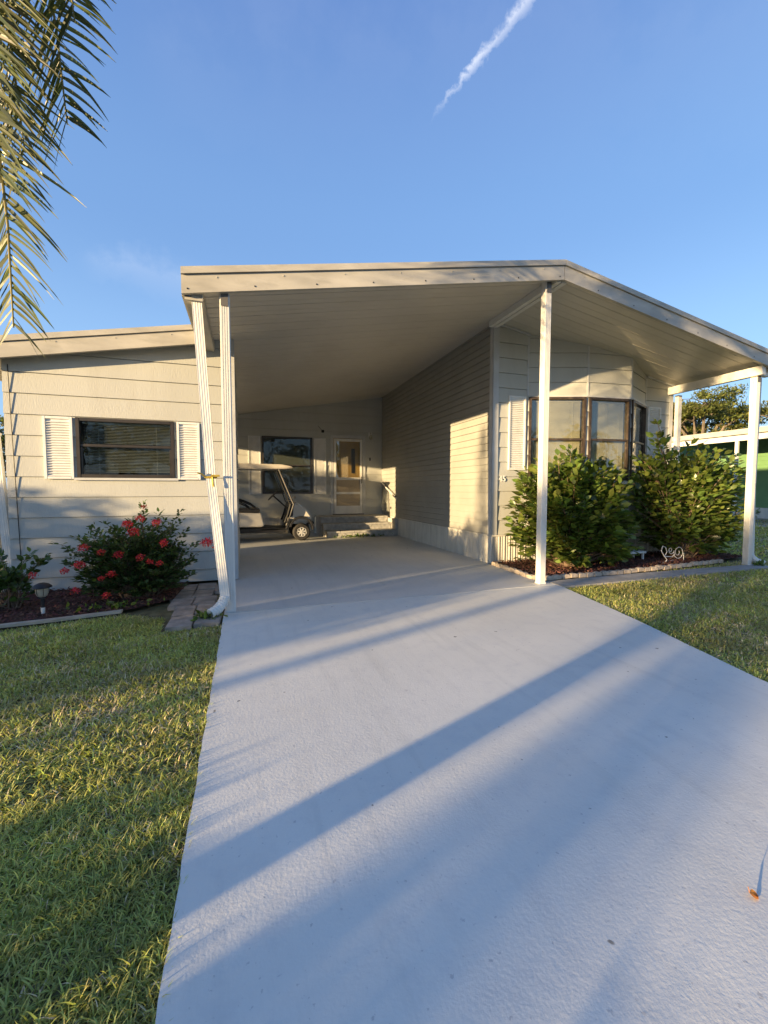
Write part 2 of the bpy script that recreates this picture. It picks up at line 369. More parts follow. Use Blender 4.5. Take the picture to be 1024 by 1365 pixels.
def clip(poly, a, b, c):
    """keep a*u+b*z<=c"""
    out = []
    for i in range(len(poly)):
        p, q = poly[i], poly[(i+1) % len(poly)]
        fp, fq = a*p[0]+b*p[1]-c, a*q[0]+b*q[1]-c
        if fp <= 0: out.append(p)
        if (fp < 0 < fq) or (fq < 0 < fp):
            t = fp/(fp-fq); out.append((p[0]+(q[0]-p[0])*t, p[1]+(q[1]-p[1])*t))
    return out
def lap_wall(mb, A, B, z0, top, pitch, proud=.017, holes=(), back=.05, phase=0):
    """lap siding from plan point A to B, outside is to the right of A->B; top(x) gives height limit (linear between ends)"""
    A, B = Vector((*A, 0)), Vector((*B, 0)); d = B-A; L = d.length; d.normalize(); n = Vector((d.y, -d.x, 0))
    zt0, zt1 = top(A.x), top(B.x); zmax = max(zt0, zt1)
    us = sorted({0, L}|{h[0] for h in holes}|{h[1] for h in holes})
    z = z0-phase
    while z < zmax:
        za, zb = z, z+pitch
        for u0, u1 in zip(us[:-1], us[1:]):
            iv = [(max(za, z0), min(zb, zmax))]
            for h in holes:
                if h[0] < (u0+u1)/2 < h[1]:
                    nv = []
                    for a, b in iv:
                        if h[2] > a: nv.append((a, min(b, h[2])))
                        if h[3] < b: nv.append((max(a, h[3]), b))
                    iv = [q for q in nv if q[1]-q[0] > 1e-4]
            for a, b in iv:
                if b-a < 1e-4: continue
                if abs(a-za) < 1e-6: a += .007
                poly = clip([(u0, a), (u1, a), (u1, b), (u0, b)], -(zt1-zt0)/L, 1, zt0)
                if len(poly) < 3: continue
                def P(u, zz, off): return (A+d*u+n*off+Vector((0, 0, zz)))[:]
                off = lambda zz: proud*(1-(zz-za)/pitch)+.002
                vs = [P(u, zz, off(zz)) for u, zz in poly]+[P(u, zz, -back) for u, zz in poly]
                k = len(poly)
                if a > za+.005 and a < za+.008 and zt0+(zt1-zt0)*(u0+u1)/2/L > za+.01:
                    q = [P(u0, za, -.012), P(u1, za, -.012), P(u1, za+.0075, -.012), P(u0, za+.0075, -.012)]; mb.add(q+[tuple(Vector(w)-n*.01) for w in q], [(0, 1, 2, 3), (7, 6, 5, 4)])
                mb.add(vs, [tuple(range(k)), tuple(range(k, 2*k))[::-1]]+[(i, k+i, k+(i+1) % k, (i+1) % k) for i in range(k)])
        z += pitch
    return d, n

def window(parent, A, d, n, u0, u1, z0, z1, fm, gm, bm_, name='window', inset=.02, midz=None, blind='slats', fw=.045, vbar=None, tilt=.5, bgap=.012):
    """window in a wall: frame, mid rail, two panes, blind, dark room; A plan point, d direction along wall, n outward"""
    A = Vector((*A[:2], 0)); up = Vector((0, 0, 1)); P = lambda u, off, z: A+d*u+n*off+up*z
    fr = MB(); zc = (z0+z1)/2; uc = (u0+u1)/2
    hw, hh = (u1-u0)/2, (z1-z0)/2
    for s in (-1, 1):
        fr.obox(P(uc+s*(hw-fw/2), 0, zc), d, n, up, fw/2, .045, hh, .004)
        fr.obox(P(uc, 0, zc+s*(hh-fw/2)), d, n, up, hw-fw-.0005, .043, fw/2, .004)
    mz = midz if midz else zc
    f = fr.build(name, fm, parent)
    sa = MB()
    sa.obox(P(uc, .008, mz), d, n, up, hw-fw-.001, .022, .018, .003)
    if vbar: sa.obox(P(uc, .003, zc), d, n, up, .006, .01, hh-fw-.001)
    for s in (-1, 1):
        sa.obox(P(uc+s*(hw-fw-.012), .004, (z0+mz)/2), d, n, up, .011, .02, (mz-z0)/2-fw/2-.012)
    sa.build('sash', fm, f)
    for a, b, off in ((mz+.018, z1-fw, -.012), (z0+fw, mz-.018, .006)):
        g = MB(); g.obox(P(uc, off, (a+b)/2), d, n, up, hw-fw-.001, .002, (b-a)/2-.001); g.build('pane', gm, f)
    bl = MB()
    if blind == 'slats':
        z = z1-fw-.03
        while z > z0+fw+.02:
            c, s_ = math.cos(tilt), math.sin(tilt)
            bl.obox(P(uc+random.uniform(-.002, .002), -.055-bgap, z), d, n*c-up*s_, up*c+n*s_, hw-fw-.02, .0115, .0009)
            z -= .021
        bl.box
        for q in (-.6, .6): bl.obox(P(uc+q*hw, -.04-bgap, zc), d, n, up, .0015, .001, hh-fw)
        bl.obox(P(uc, -.055-bgap, z1-fw-.012), d, n, up, hw-fw-.01, .018, .014)
        bl.build('blind', bm_, f)
    elif blind == 'drape':
        k = 70; pts = []
        for i in range(k+1):
            u = u0+fw+(u1-u0-2*fw)*i/k; o = -.1+.018*math.sin(i*.9)+.006*math.sin(i*2.3)
            pts += [P(u, o, z0+fw)[:], P(u, o, z1-fw)[:]]
        bl.add(pts, [(2*i, 2*i+2, 2*i+3, 2*i+1) for i in range(k)]); bl.build('curtain', bm_, f, True)
    rm = MB(); rm.obox(P(uc, -.42, zc), d, n, up, hw+.1, .02, hh+.1)
    for s in (-1, 1):
        rm.obox(P(uc+s*(hw+.02), -.25, zc), d, n, up, .018, .18, hh+.1); rm.obox(P(uc, -.25, zc+s*(hh+.02)), d, n, up, hw, .18, .018)
    rm.build('room_lining', M['room'], f)
    return f
def shutter(parent, A, d, n, u0, u1, z0, z1, split=True):
    A = Vector((*A[:2], 0)); up = Vector((0, 0, 1)); P = lambda u, off, z: A+d*u+n*off+up*z
    s = MB(); uc, zc, hw, hh = (u0+u1)/2, (z0+z1)/2, (u1-u0)/2, (z1-z0)/2; o = .028; r = .032
    for q in (-1, 1):
        s.obox(P(uc+q*(hw-r/2), o, zc), d, n, up, r/2, .013, hh, .003)
        s.obox(P(uc, o, zc+q*(hh-r/2)), d, n, up, hw-r-.0003, .0125, r/2, .003)
    s.obox(P(uc, o-.012, zc), d, n, up, hw-r, .003, hh-r)
    z = z0+r+.016
    while z < z1-r-.01:
        c, si = math.cos(.65), math.sin(.65)
        s.obox(P(uc, o-.001, z), d, n*c-up*si, up*c+n*si, hw-r-.001, .013, .0035)
        z += .034
    return s.build('shutter', M['shutter'], parent)

PITCH = .272
# left block -------------------------------------------------------
XL, XR, YF, YB = -2.95, -.14, 6.75, 9.25
left_top = lambda x: ceil_z(x)-.002
hole = (-2.16-XL, -.96-XL, 1.55, 2.36)
mb = MB(); d, n = lap_wall(mb, (XL, YF), (XR, YF), .02, left_top, PITCH, holes=[hole], phase=.1)
fw_ = mb.build('front_wall', M['siding'], home)
mb = MB(); lap_wall(mb, (XR-.002, YF+.002), (XR-.002, YB), .02, lambda x: ceil_z(XR)-.002, PITCH, phase=.1)
mb.box(XR-.05, XR-.01, YF+.06, YB-.01, 0, 3.5); mb.build('carport_side_wall', M['siding'], home)
mb = MB(); lap_wall(mb, (XL, YB), (XL, YF+.052), .02, lambda x: ceil_z(XL)-.002, PITCH, phase=.1); lap_wall(mb, (XR-.06, YB), (XL+.06, YB), .02, left_top, PITCH, phase=.1)
mb.build('outer_wall', M['siding'], home)
mb = MB(); mb.box(XR-.045, XR+.016, YF-.018, YF-.002, .02, ceil_z(XR)-.01); mb.box(XR+.0005, XR+.018, YF-.0015, YF+.04, .02, ceil_z(XR)-.01); mb.build('corner_trim', M['trim'], home)
mb = MB(); mb.box(XL-.016, XL+.04, YF-.018, YF-.0165+.012, .02, ceil_z(XL)-.15)
window(home, (XL, YF), d, n, hole[0], hole[1], hole[2], hole[3], M['bronze'], M['glass'], M['blind'], midz=1.99, tilt=.35)
shutter(home, (XL, YF), d, n, .42, .755, 1.53, 2.36); shutter(home, (XL, YF), d, n, 2.025, 2.33, 1.53, 2.36)
mb = MB(); mb.box(-2.2, -.92, YF-.04, YF-.003, 1.515, 1.548); mb.build('window_sill', M['trim'], home)
# cable hanging down the wall
mb = MB(); mb.tube([(-2.88, YF-.022, 3.0), (-2.87, YF-.024, 2.3), (-2.855, YF-.022, 1.5), (-2.84, YF-.024, .8), (-2.83, YF-.022, .1)], .005, 6); mb.build('cable', M['black'], home, True)

# carport back wall ------------------------------------------------
YW = 13.35
DX0, DX1 = 2.60, 3.76
wh = (.5+3.3, 2.03+3.3, 1.24, 3.0); dh = (DX0+3.3, DX1+3.3, .55, 3.12)
mb = MB(); d, n = lap_wall(mb, (-3.3, YW), (4.36, YW), .5, lambda x: ceil_z(x)-.002, PITCH, holes=[wh, dh])
mb.build('carport_back_wall', M['siding'], home)
window(home, (-3.3, YW), d, n, *wh, M['bronze'], M['glass'], M['blinddk'], midz=2.12, fw=.05, tilt=1.0)
shutter(home, (-3.3, YW), d, n, .1+3.3, .46+3.3, 1.22, 2.99); shutter(home, (-3.3, YW), d, n, 2.08+3.3, 2.46+3.3, 1.22, 2.99)
def skirting(A, B, z1, m=M['skirt'], pitch=.115):
    mb = MB(); A, B = Vector((*A, 0)), Vector((*B, 0)); d = B-A; L = d.length; d.normalize(); n = Vector((d.y, -d.x, 0))
    mb.obox(A+d*L/2+Vector((0, 0, z1/2)), d, n, (0, 0, 1), L/2, .012, z1/2)
    u = pitch/2
    while u < L-.02:
        mb.obox(A+d*u+n*.016+Vector((0, 0, z1/2)), d, n, (0, 0, 1), .012, .0075, z1/2-.004, .003)
        mb.obox(A+d*(u+pitch*.5)+n*.014+Vector((0, 0, z1/2)), d, n, (0, 0, 1), .003, .004, z1/2-.004)
        u += pitch
    mb.obox(A+d*L/2+n*.012+Vector((0, 0, z1+.012)), d, n, (0, 0, 1), L/2, .024, .012, .003)
    return mb.build('skirting', m, home)
skirting((-3.3, YW-.02), (2.08, YW-.02), .5)
# door
mb = MB(); y = YW
for a, b, c, e in ((DX0, DX0+.1, .55, 3.12), (DX1-.1, DX1, .55, 3.12), (DX0+.1005, DX1-.1005, 3.02, 3.12)): mb.box(a, b, y-.035, y+.06, c, e, .004)
door = mb.build('door', M['trim'], home)
mb = MB(); a, b = DX0+.11, DX1-.11; q = .075
mb.box(a, a+q, y-.05, y-.015, .58, 3.0, .004); mb.box(b-q, b, y-.05, y-.015, .58, 3.0, .004)
for z0, z1 in ((.58, .84), (1.22, 1.29), (1.68, 1.76), (2.92, 3.0)): mb.box(a+q+.0005, b-q-.0005, y-.048, y-.017, z0, z1, .004)
mb.build('storm_door', M['white'], door)
mb = MB(); mb.box(a+q, b-q, y-.03, y-.028, .8401, 1.2199); mb.box(a+q, b-q, y-.03, y-.028, 1.2901, 1.6799); mb.build('screen', M['screen'], door)
mb = MB(); mb.box(a+q, b-q, y-.034, y-.031, 1.7601, 2.9199); mb.build('pane', M['lampglass'], door)
mb = MB(); mb.box(DX0+.1005, DX1-.1005, y+.02, y+.06, .56, 3.02); mb.build('inner_door', M['tan'], door)
mb = MB(); mb.box(3.3, 3.42, y+.012, y+.0195, 1.9, 2.7); mb.build('narrow_light', M['black'], door)
mb = MB(); mb.tube([(b-.035, y-.052, 1.58), (b-.035, y-.1, 1.58), (b-.035, y-.1, 1.78), (b-.035, y-.052, 1.78)], .011); mb.build('handle', M['black'], door, True)
mb = MB(); mb.box(a-.05, b+.05, y-.07, y-.02, .552, .579); mb.build('threshold', M['bronze'], door)
# wall lamp, bell and lock plate beside the door
wl_ = MB(); wl_.box(3.86, 3.97, y-.05, y-.016, 3.08, 3.24, .008); wl_ = wl_.build('wall_lamp', M['white'], home)
mb = MB(); mb.tube([(3.915, y-.05, 3.2), (3.915, y-.13, 3.22), (3.915, y-.14, 3.14)], .012); mb.lathe([(.02, .06), (.05, .03), (.055, -.06), (.03, -.09)], (3.915, y-.14, 3.08), 14); mb.build('lamp_shade', M['lampglass'], wl_, True)
mb = MB(); mb.box(3.9, 3.94, y-.035, y-.016, 2.32, 2.42, .004); mb.build('doorbell', M['black'], home)
mb = MB(); mb.box(2.32, 2.40, y-.09, y-.017, 3.17, 3.25, .01); mb.tube([(2.36, y-.06, 3.2), (2.2, y-.14, 3.36)], .006); mb.build('door_camera', M['black'], home)

# inner side wall --------------------------------------------------
XS = 4.35
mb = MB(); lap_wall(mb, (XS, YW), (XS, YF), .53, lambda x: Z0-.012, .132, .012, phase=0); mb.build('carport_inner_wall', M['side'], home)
skirting((XS-.02, YW-.1), (XS-.02, YF-.03), .51)
# front right wall, bay --------------------------------------------
P = [(XS, YF), (5.08, YF), (6.16, 6.40), (7.12, 6.30), (8.02, YF), (8.78, YF)]
rt = lambda x: ceil_z(x)-.002
WZ0, WZ1 = 1.56, 3.12
mb = MB(); d0, n0 = lap_wall(mb, P[0], P[1], .53, rt, PITCH)
tw = {}
mb.build('front_wall', M['siding'], home); mb = MB(); d5, n5 = lap_wall(mb, P[4], P[5], .53, rt, PITCH); mb.build('front_wall', M['siding'], home)
bay = MB()
for i in (1, 2, 3):
    L_ = (Vector(P[i+1])-Vector(P[i])).length
    tw[i] = (*lap_wall(bay, P[i], P[i+1], .4, rt, PITCH, holes=[(.03, L_-.03, WZ0, WZ1)]), L_)
bay = bay.build('bay', M['siding'], home)
for i in (1, 2, 3):
    d, n, L_ = tw[i]
    window(home, P[i], d, n, .03, L_-.03, WZ0, WZ1, M['brownframe'], M['glassbay'], M['curtain' if i < 3 else 'blind'], name='bay_window', midz=2.33, blind='slats', tilt=.8)
for i, z0 in ((1, .4), (2, .4), (3, .4), (4, .4)):
    p = Vector((*P[i], 0)); a = (Vector(P[i])-Vector(P[i-1])).normalized(); b = (Vector(P[i+1])-Vector(P[i])).normalized()
    n = Vector((a.y+b.y, -a.x-b.x, 0)).normalized(); t = Vector((-n.y, n.x, 0))
    for za, zb in ((WZ1+.03, ceil_z(P[i][0])-.02), (.42, WZ0-.07)):
        mb = MB(); mb.obox(p+n*.012+Vector((0, 0, (za+zb)/2)), t, n, (0, 0, 1), .018, .01, (zb-za)/2, .003); mb.build('seam_trim', M['trim'], home)
mb = MB(); mb.box(XS-.03, XS-.012, YF+.0, YF+.1, .53, Z0-.03, .003); mb.box(XS-.03, XS+.09, YF-.03, YF-.015, .53, Z0-.06, .003); mb.build('corner_trim', M['trim'], home)
for za, zb, out, nm, mm_ in ((WZ0-.085, WZ0-.02, .09, 'bay_sill', M['white']), (WZ1+.004, WZ1+.035, .03, 'bay_head', M['trim'])):
    pts = [(x, y) for x, y in P[1:5]]
    inn = [(x, y+.02) for x, y in pts]; ou = [(pts[0][0], pts[0][1]-out*.3), (pts[1][0]-.02, pts[1][1]-out), (pts[2][0]+.04, pts[2][1]-out), (pts[3][0]+.05, pts[3][1]-out*.3)]
    mb = MB(); mb.prism([(x, y, za) for x, y in ou+inn[::-1]], (0, 0, zb-za)); mb.build(nm, mm_, home)
shutter(home, P[0], d0, n0, 4.66-XS, 5.03-XS, 1.75, 3.12); shutter(home, P[4], d5, n5, .06, .42, 1.75, 3.12)
skirting((XS-.03, YF-.012), (8.78, YF-.012), .51)
mb = MB(); mb.box(XS-.036, XS+.012, YF-.04, YF+.03, 0, .545, .004); mb.build('skirting_corner', M['white'], home)
mb = MB(); lap_wall(mb, (8.78, YF+.052), (8.78, 17.9), .05, lambda x: ceil_z(8.78)-.01, PITCH); mb.build('outer_wall', M['siding'], home)
mb = MB(); mb.box(8.7, 8.8, YF-.022, YF-.016, .3, ceil_z(8.8)-.05); mb.build('corner_trim', M['trim'], home)
# text
def text(s, size, loc, parent, m, name='house_number', rot=(R(90), 0, 0), depth=.004, sp=1.0):
    cu = bpy.data.curves.new(name, 'FONT'); cu.body = s; cu.size = size; cu.extrude = depth; cu.align_x = 'CENTER'; cu.space_character = sp; cu.offset = .002
    t = bpy.data.objects.new('tmp', cu); col.objects.link(t); dg = bpy.context.evaluated_depsgraph_get()
    me = bpy.data.meshes.new_from_object(t.evaluated_get(dg)); bpy.data.objects.remove(t)
    me.transform(Matrix.Translation(Vector(loc)-wloc(parent)) @ __import__('mathutils').Euler(rot).to_matrix().to_4x4())
    me.name = name; me.materials.clear(); me.materials.append(m)
    o = bpy.data.objects.new(name, me); col.objects.link(o); o.parent = parent; return o
text('45', .15, (4.545, YF-.024, 1.535), home, M['number'])

# roof -------------------------------------------------------------
XE, XEL, XRE = EAVE, -3.3, 9.0
YFR, YFL, YBK = 4.94, 6.55, 18.0
def pans(y0, y1, x0, x1, name):
    """ceiling of metal pans running down the slope: underside with small raised seams every 0.3 m"""
    mb = MB(); y = y0
    while y < y1-1e-3:
        ye = min(y+.305, y1)
        z0, z1 = ceil_z(x0), ceil_z(x1)
        mb.prism([(x0, y, z0), (x1, y, z1), (x1, y, z1+.05), (x0, y, z0+.05)], (0, ye-y-.006, 0))
        mb.prism([(x0, ye-.022, z0-.005), (x1, ye-.022, z1-.005), (x1, ye-.022, z1-.0004), (x0, ye-.022, z0-.0004)], (0, .013, 0))
        mb.prism([(x0, y+.145, z0-.0025), (x1, y+.145, z1-.0025), (x1, y+.145, z1-.0004), (x0, y+.145, z0-.0004)], (0, .008, 0))
        y = ye
    mb.prism([(x0, y0, ceil_z(x0)+.052), (x1, y0, ceil_z(x1)+.052), (x1, y0, ceil_z(x1)+.14), (x0, y0, ceil_z(x0)+.14)], (0, y1-y0, 0))
    return mb.build(name, M['ceiling'], home)
pans(YFR+.06, YBK, XE+.05, RX, 'roof'); pans(YFR+.06, YBK, RX+.001, XRE-.05, 'roof'); pans(YFL+.06, YBK, XEL+.05, XE+.045, 'roof')
def fascia(xa, xb, y, name='fascia'):
    mb = MB()
    for lo, hi, ya, yb in ((-.095, .092, y, y+.05), (.098, .168, y-.022, y+.05)):
        za, zb = ceil_z(xa), ceil_z(xb)
        mb.prism([(xa, ya, za+lo), (xb, ya, zb+lo), (xb, ya, zb+hi), (xa, ya, za+hi)], (0, yb-ya, 0))
    k = int(abs(xb-xa)/.62)
    for i in range(k):
        x = xa+(xb-xa)*(i+.5)/k; mb.lathe([(.001, -.006), (.007, -.005), (.009, 0)], (x, y-.001, ceil_z(x)+.055), 8, 'Y')
    return mb.build(name, M['fascia'], home)
fascia(XE, RX-.004, YFR); fascia(RX+.004, XRE, YFR); fascia(XEL, XE-.002, YFL)
# screws in the fascia
for x in [XE+.06+i*.68 for i in range(14)]:
    mb = MB(); mb.lathe([(.001, -.006), (.008, -.004), (.009, 0)], (x, YFR-.001, ceil_z(x)-.05 if x < RX else ceil_z(x)-.05), 8, 'Y'); mb.build('screw', M['black'], home)
mb = MB(); z = ceil_z(XE); mb.box(XE-.004, XE+.022, YFR+.052, YFL+.05, z-.10, z+.165); mb.box(XE+.024, XE+.2, YFR+.052, YFL+.2, z-.13, z-.105); mb.box(XE+.19, XE+.205, YFR+.052, YFL+.2, z-.1045, z-.02)
mb.build('eave_gutter', M['fascia'], home)
z = ceil_z(XRE); mb = MB(); mb.box(XRE-.02, XRE+.05, YFR+.0, YBK, z-.09, z+.13); mb.build('eave_gutter', M['white'], home)
z = ceil_z(XEL); mb = MB(); mb.box(XEL-.05, XEL+.02, YFL, YBK, z-.09, z+.13); mb.build('eave_gutter', M['fascia'], home)
mb = MB(); mb.box(RX-.085, RX-.01, YFR+.055, YF-.02, Z0-.115, Z0-.014); mb.box(RX+.01, RX+.085, YFR+.055, YF-.02, Z0-.115, Z0-.014); mb.box(RX-.009, RX+.009, YFR+.055, YF-.02, Z0-.06, Z0-.02); mb.build('ridge_beam', M['white'], home)
mb = MB(); mb.box(8.62, 8.72, YFR+.055, YF-.025, 3.40, 3.555, .004); mb.build('side_beam', M['white'], home)
mb = MB(); mb.box(8.73, 8.96, 5.06, 5.15, 3.40, 3.54, .004); mb.build('beam_end', M['white'], home)
# thin shadow moulding where inner walls meet ceiling
mb = MB(); mb.prism([(5.1, YF-.06, ceil_z(5.1)-.035), (XS+.03, YF-.06, ceil_z(XS+.03)-.035), (XS+.03, YF-.06, ceil_z(XS+.03)-.003), (5.1, YF-.06, ceil_z(5.1)-.003)], (0, .04, 0)); mb.build('ceiling_moulding', M['trim'], home); mb = MB()
mb.prism([(8.78, YF-.06, ceil_z(8.78)-.035), (8.02, YF-.06, ceil_z(8.02)-.035), (8.02, YF-.06, ceil_z(8.02)-.003), (8.78, YF-.06, ceil_z(8.78)-.003)], (0, .04, 0)); mb.build('ceiling_moulding', M['trim'], home)

# posts ------------------------------------------------------------
def post(x, y, zt, lab):
    mb = MB(); w = .05
    mb.box(x-w+.006, x+w-.006, y-w+.006, y+w-.006, 0.002, zt)
    for s in (-1, 1):
        for q in (-.036, -.012, .012, .036):
            mb.box(x+q-.0103, x+q+.0103, y+s*(w-.003)-.0055, y+s*(w-.003)+.0055, .002, zt, .003)
            mb.box(x+s*(w-.003)-.0055, x+s*(w-.003)+.0055, y+q-.0103, y+q+.0103, .002, zt, .003)
    p = mb.build('post', M['white'], home); p['label'] = lab
    b = MB(); b.box(x-w-.006, x+w+.006, y-w-.006, y+w+.006, .001, .022, .003); b.build('base_plate', M['white'], p)
    t = MB(); t.box(x-.038, x+.038, y-w-.012, y-w-.007, zt-.22, zt+.06); t.build('bracket', M['plast'], p)
    return p
post(-.18, 5.05, ceil_z(-.18)-.005, 'fluted white post at the left corner of the carport')
post(4.12, 5.09, ceil_z(4.12)-.005, 'square white post under the roof peak')
post(8.74, 5.16, ceil_z(8.74)-.1, 'white post at the right corner of the carport')
def fluted(mb, a, b, wx=.1, wy=.075, n=4):
    a, b = Vector(a), Vector(b); dz = (b-a)
    prof = []
    m = n*4
    for i in range(m+1): prof.append((-wx/2+wx*i/m, -wy/2-(.0018 if (i//2) % 2 == 0 else 0)))
    prof += [(wx/2, wy/2), (-wx/2, wy/2)]
    mb.prism([(a.x+px, a.y+py, a.z) for px, py in prof], dz)
def downspout(top, mid, foot, out, yname='downspout'):
    mb = MB(); fluted(mb, mid, top); fluted(mb, foot, (mid[0], mid[1], mid[2]-.002), .096, .071)
    # corrugated elbow
    p = [Vector(foot)+Vector((0, 0, .0)), Vector(foot)+Vector((out[0]*.03, out[1]*.03, -.06)), Vector(foot)+Vector((out[0]*.10, out[1]*.10, -.12)), Vector(foot)+Vector((out[0]*.2, out[1]*.2, -.15))]
    path = []; rad = []
    for i in range(len(p)-1):
        for k in range(6):
            t = k/6; path.append(p[i].lerp(p[i+1], t)); rad.append(.055+(.004 if k % 2 else -.002))
    path.append(p[-1]); rad.append(.056)
    mb.tube(path, rad, 12); return mb
mb = downspout((-.47, 5.06, ceil_z(-.47)-.02), (-.36, 5.02, 1.52), (-.235, 4.93, .2), (-.75, -.66)); ds = mb.build('downspout', M['white'], home); ds['label'] = 'leaning white downspout beside the left post'
mb = MB(); mb.obox((-.36, 5.02, 1.525), (1, 0, 0), (0, 1, 0), (0, 0, 1), .062, .05, .012, .003); mb.tube([(-.42, 4.975, 1.535), (-.45, 4.95, 1.56), (-.49, 4.94, 1.57)], .009); mb.tube([(-.34, 4.96, 1.53), (-.335, 4.95, 1.46), (-.33, 4.95, 1.42)], .01); mb.obox((-.31, 4.955, 1.54), (1, 0, 0), (0, 1, 0), (0, 0, 1), .045, .008, .012, .003)
mb.build('strap', M['brass'], ds)
mb = downspout((8.95, 5.25, 3.42), (8.93, 5.25, 1.5), (8.93, 5.22, .17), (.6, -.8)); mb.build('downspout', M['white'], home)['label'] = 'white downspout beside the right post'
mb = downspout((-3.13, 6.9, 2.1), (-3.08, 6.9, 1.2), (-3.02, 6.9, .2), (-.7, -.7)); mb.lathe([(.07, 0), (.075, .03), (.03, .05)], (-3.13, 6.9, 2.1), 12); mb.build('downspout', M['white'], home)['label'] = 'white downspout at the far left end of the front wall'
mb = downspout((8.9, 6.69, 3.4), (8.9, 6.69, 1.5), (8.9, 6.69, .17), (.5, -.8)); mb.build('downspout', M['white'], home)['label'] = 'white downspout on the right corner of the front wall'

# brick steps ------------------------------------------------------
steps = empty('brick_steps', (3.2, 12.4, 0), 'grey painted brick steps leading up to the back door of the carport', 'steps')
for i, (x0, x1, y0, y1, z1) in enumerate(((2.17, 4.2, 11.66, 12.02, .19), (2.13, 4.2, 12.02, 12.36, .375), (2.1, 4.2, 12.36, YW-.06, .555))):
    mb = MB(); zb = .002 if i == 0 else (.19, .375)[i-1]-.1
    zb = .002; k = 0; x = x0+.012
    mb.box(x0+.012, x1-.012, y0+.012, y1-.001, zb, z1-.056)
    rows = int(round((z1-.055)/.065)) or 1
    for r in range(rows):
        za = zb+r*(z1-.056-zb)/rows; ze = za+(z1-.056-zb)/rows-.008
        x = x0+(-.1 if r % 2 else 0)
        while x < x1:
            a, b = max(x, x0), min(x+.2, x1)
            if b-a > .03: mb.box(a+.004, b-.004, y0, y0+.05, za+.004, ze, .003)
            x += .208
    mb.build('riser', M['brick'], steps)
    t = MB(); x = x0-.012
    while x < x1+.01: t.box(x, min(x+.4, x1+.012)-.005, y0-.022, y1-(.003 if i < 2 else .0), z1-.055, z1, .005); x += .4
    t.build('tread', M['brick'], steps)
mb = MB(); mb.box(4.215, 4.315, 11.72, 12.6, .002, .5, .006); mb.build('cheek_wall', M['brick'], steps)
rail = empty('handrail', (4.25, 12.4, 1.1), 'slanting metal handrail on the siding wall by the brick steps', 'handrail')
mb = MB(); mb.tube([(4.27, 13.22, 1.62), (4.24, 13.15, 1.62), (4.24, 11.75, 1.13), (4.27, 11.68, 1.11)], .018, 10); mb.build('rail', M['white'], rail, True)
for y_, z_ in ((12.95, 1.53), (12.0, 1.2)):
    mb = MB(); mb.tube([(4.345, y_, z_-.05), (4.28, y_, z_-.05), (4.245, y_, z_-.01)], .008); mb.box(4.325, 4.337, y_-.03, y_+.03, z_-.09, z_-.01); mb.build('bracket', M['black'], rail)

# ------------------------------------------------------------------ foliage helpers
LEAF_OVAL = (np.array([(0, 0, 0), (-.26, .28, .05), (0, .3, -.01), (.26, .28, .05), (-.27, .62, .045), (0, .64, -.03), (.27, .62, .045), (0, 1, -.12)]),
             np.array([(0, 2, 1, 1), (0, 3, 2, 2), (1, 2, 5, 4), (2, 3, 6, 5), (4, 5, 7, 7), (5, 6, 7, 7)]))
LEAF_SMALL = (np.array([(0, 0, 0), (-.2, .5, .05), (0, 1, -.06), (.2, .5, .05)]), np.array([(0, 2, 1), (0, 3, 2)]))
LEAF_TUFT = (np.array([(0, 0, 0), (-.38, .45, .12), (0, 1, -.05), (.38, .5, -.06)]), np.array([(0, 2, 1), (0, 3, 2)]))
def frames(dirs, ups):
    y = dirs/np.linalg.norm(dirs, axis=1, keepdims=True)
    x = np.cross(y, ups); x /= np.linalg.norm(x, axis=1, keepdims=True)+1e-9
    z = np.cross(x, y)
    return np.stack([x, y, z], axis=2)
def scatter(name, tpl, pos, Rm, sc, m, parent=None, origin=None):
    tv, tf = tpl; N = len(pos); sc = np.asarray(sc)
    if sc.ndim == 1: sc = sc[:, None].repeat(3, 1)
    v = (tv[None]*sc[:, None, :]) @ np.transpose(Rm, (0, 2, 1))+pos[:, None, :]
    f = tf[None]+(np.arange(N)*len(tv))[:, None, None]
    if tf.shape[1] == 4:                       # triangles written as quads with a repeated corner
        t = []
        for q in tf: t.append((q[0], q[1], q[2])); (t.append((q[0], q[2], q[3])) if q[2] != q[3] else None)
        tf = np.array(t); f = tf[None]+(np.arange(N)*len(tv))[:, None, None]
    return np_mesh(name, v.reshape(-1, 3), f.reshape(-1, 3), m, parent, origin)
def rdirs(n, up=0., spread=1.):
    d = rng.normal(size=(n, 3))*spread; d[:, 2] += up; return d/np.linalg.norm(d, axis=1, keepdims=True)

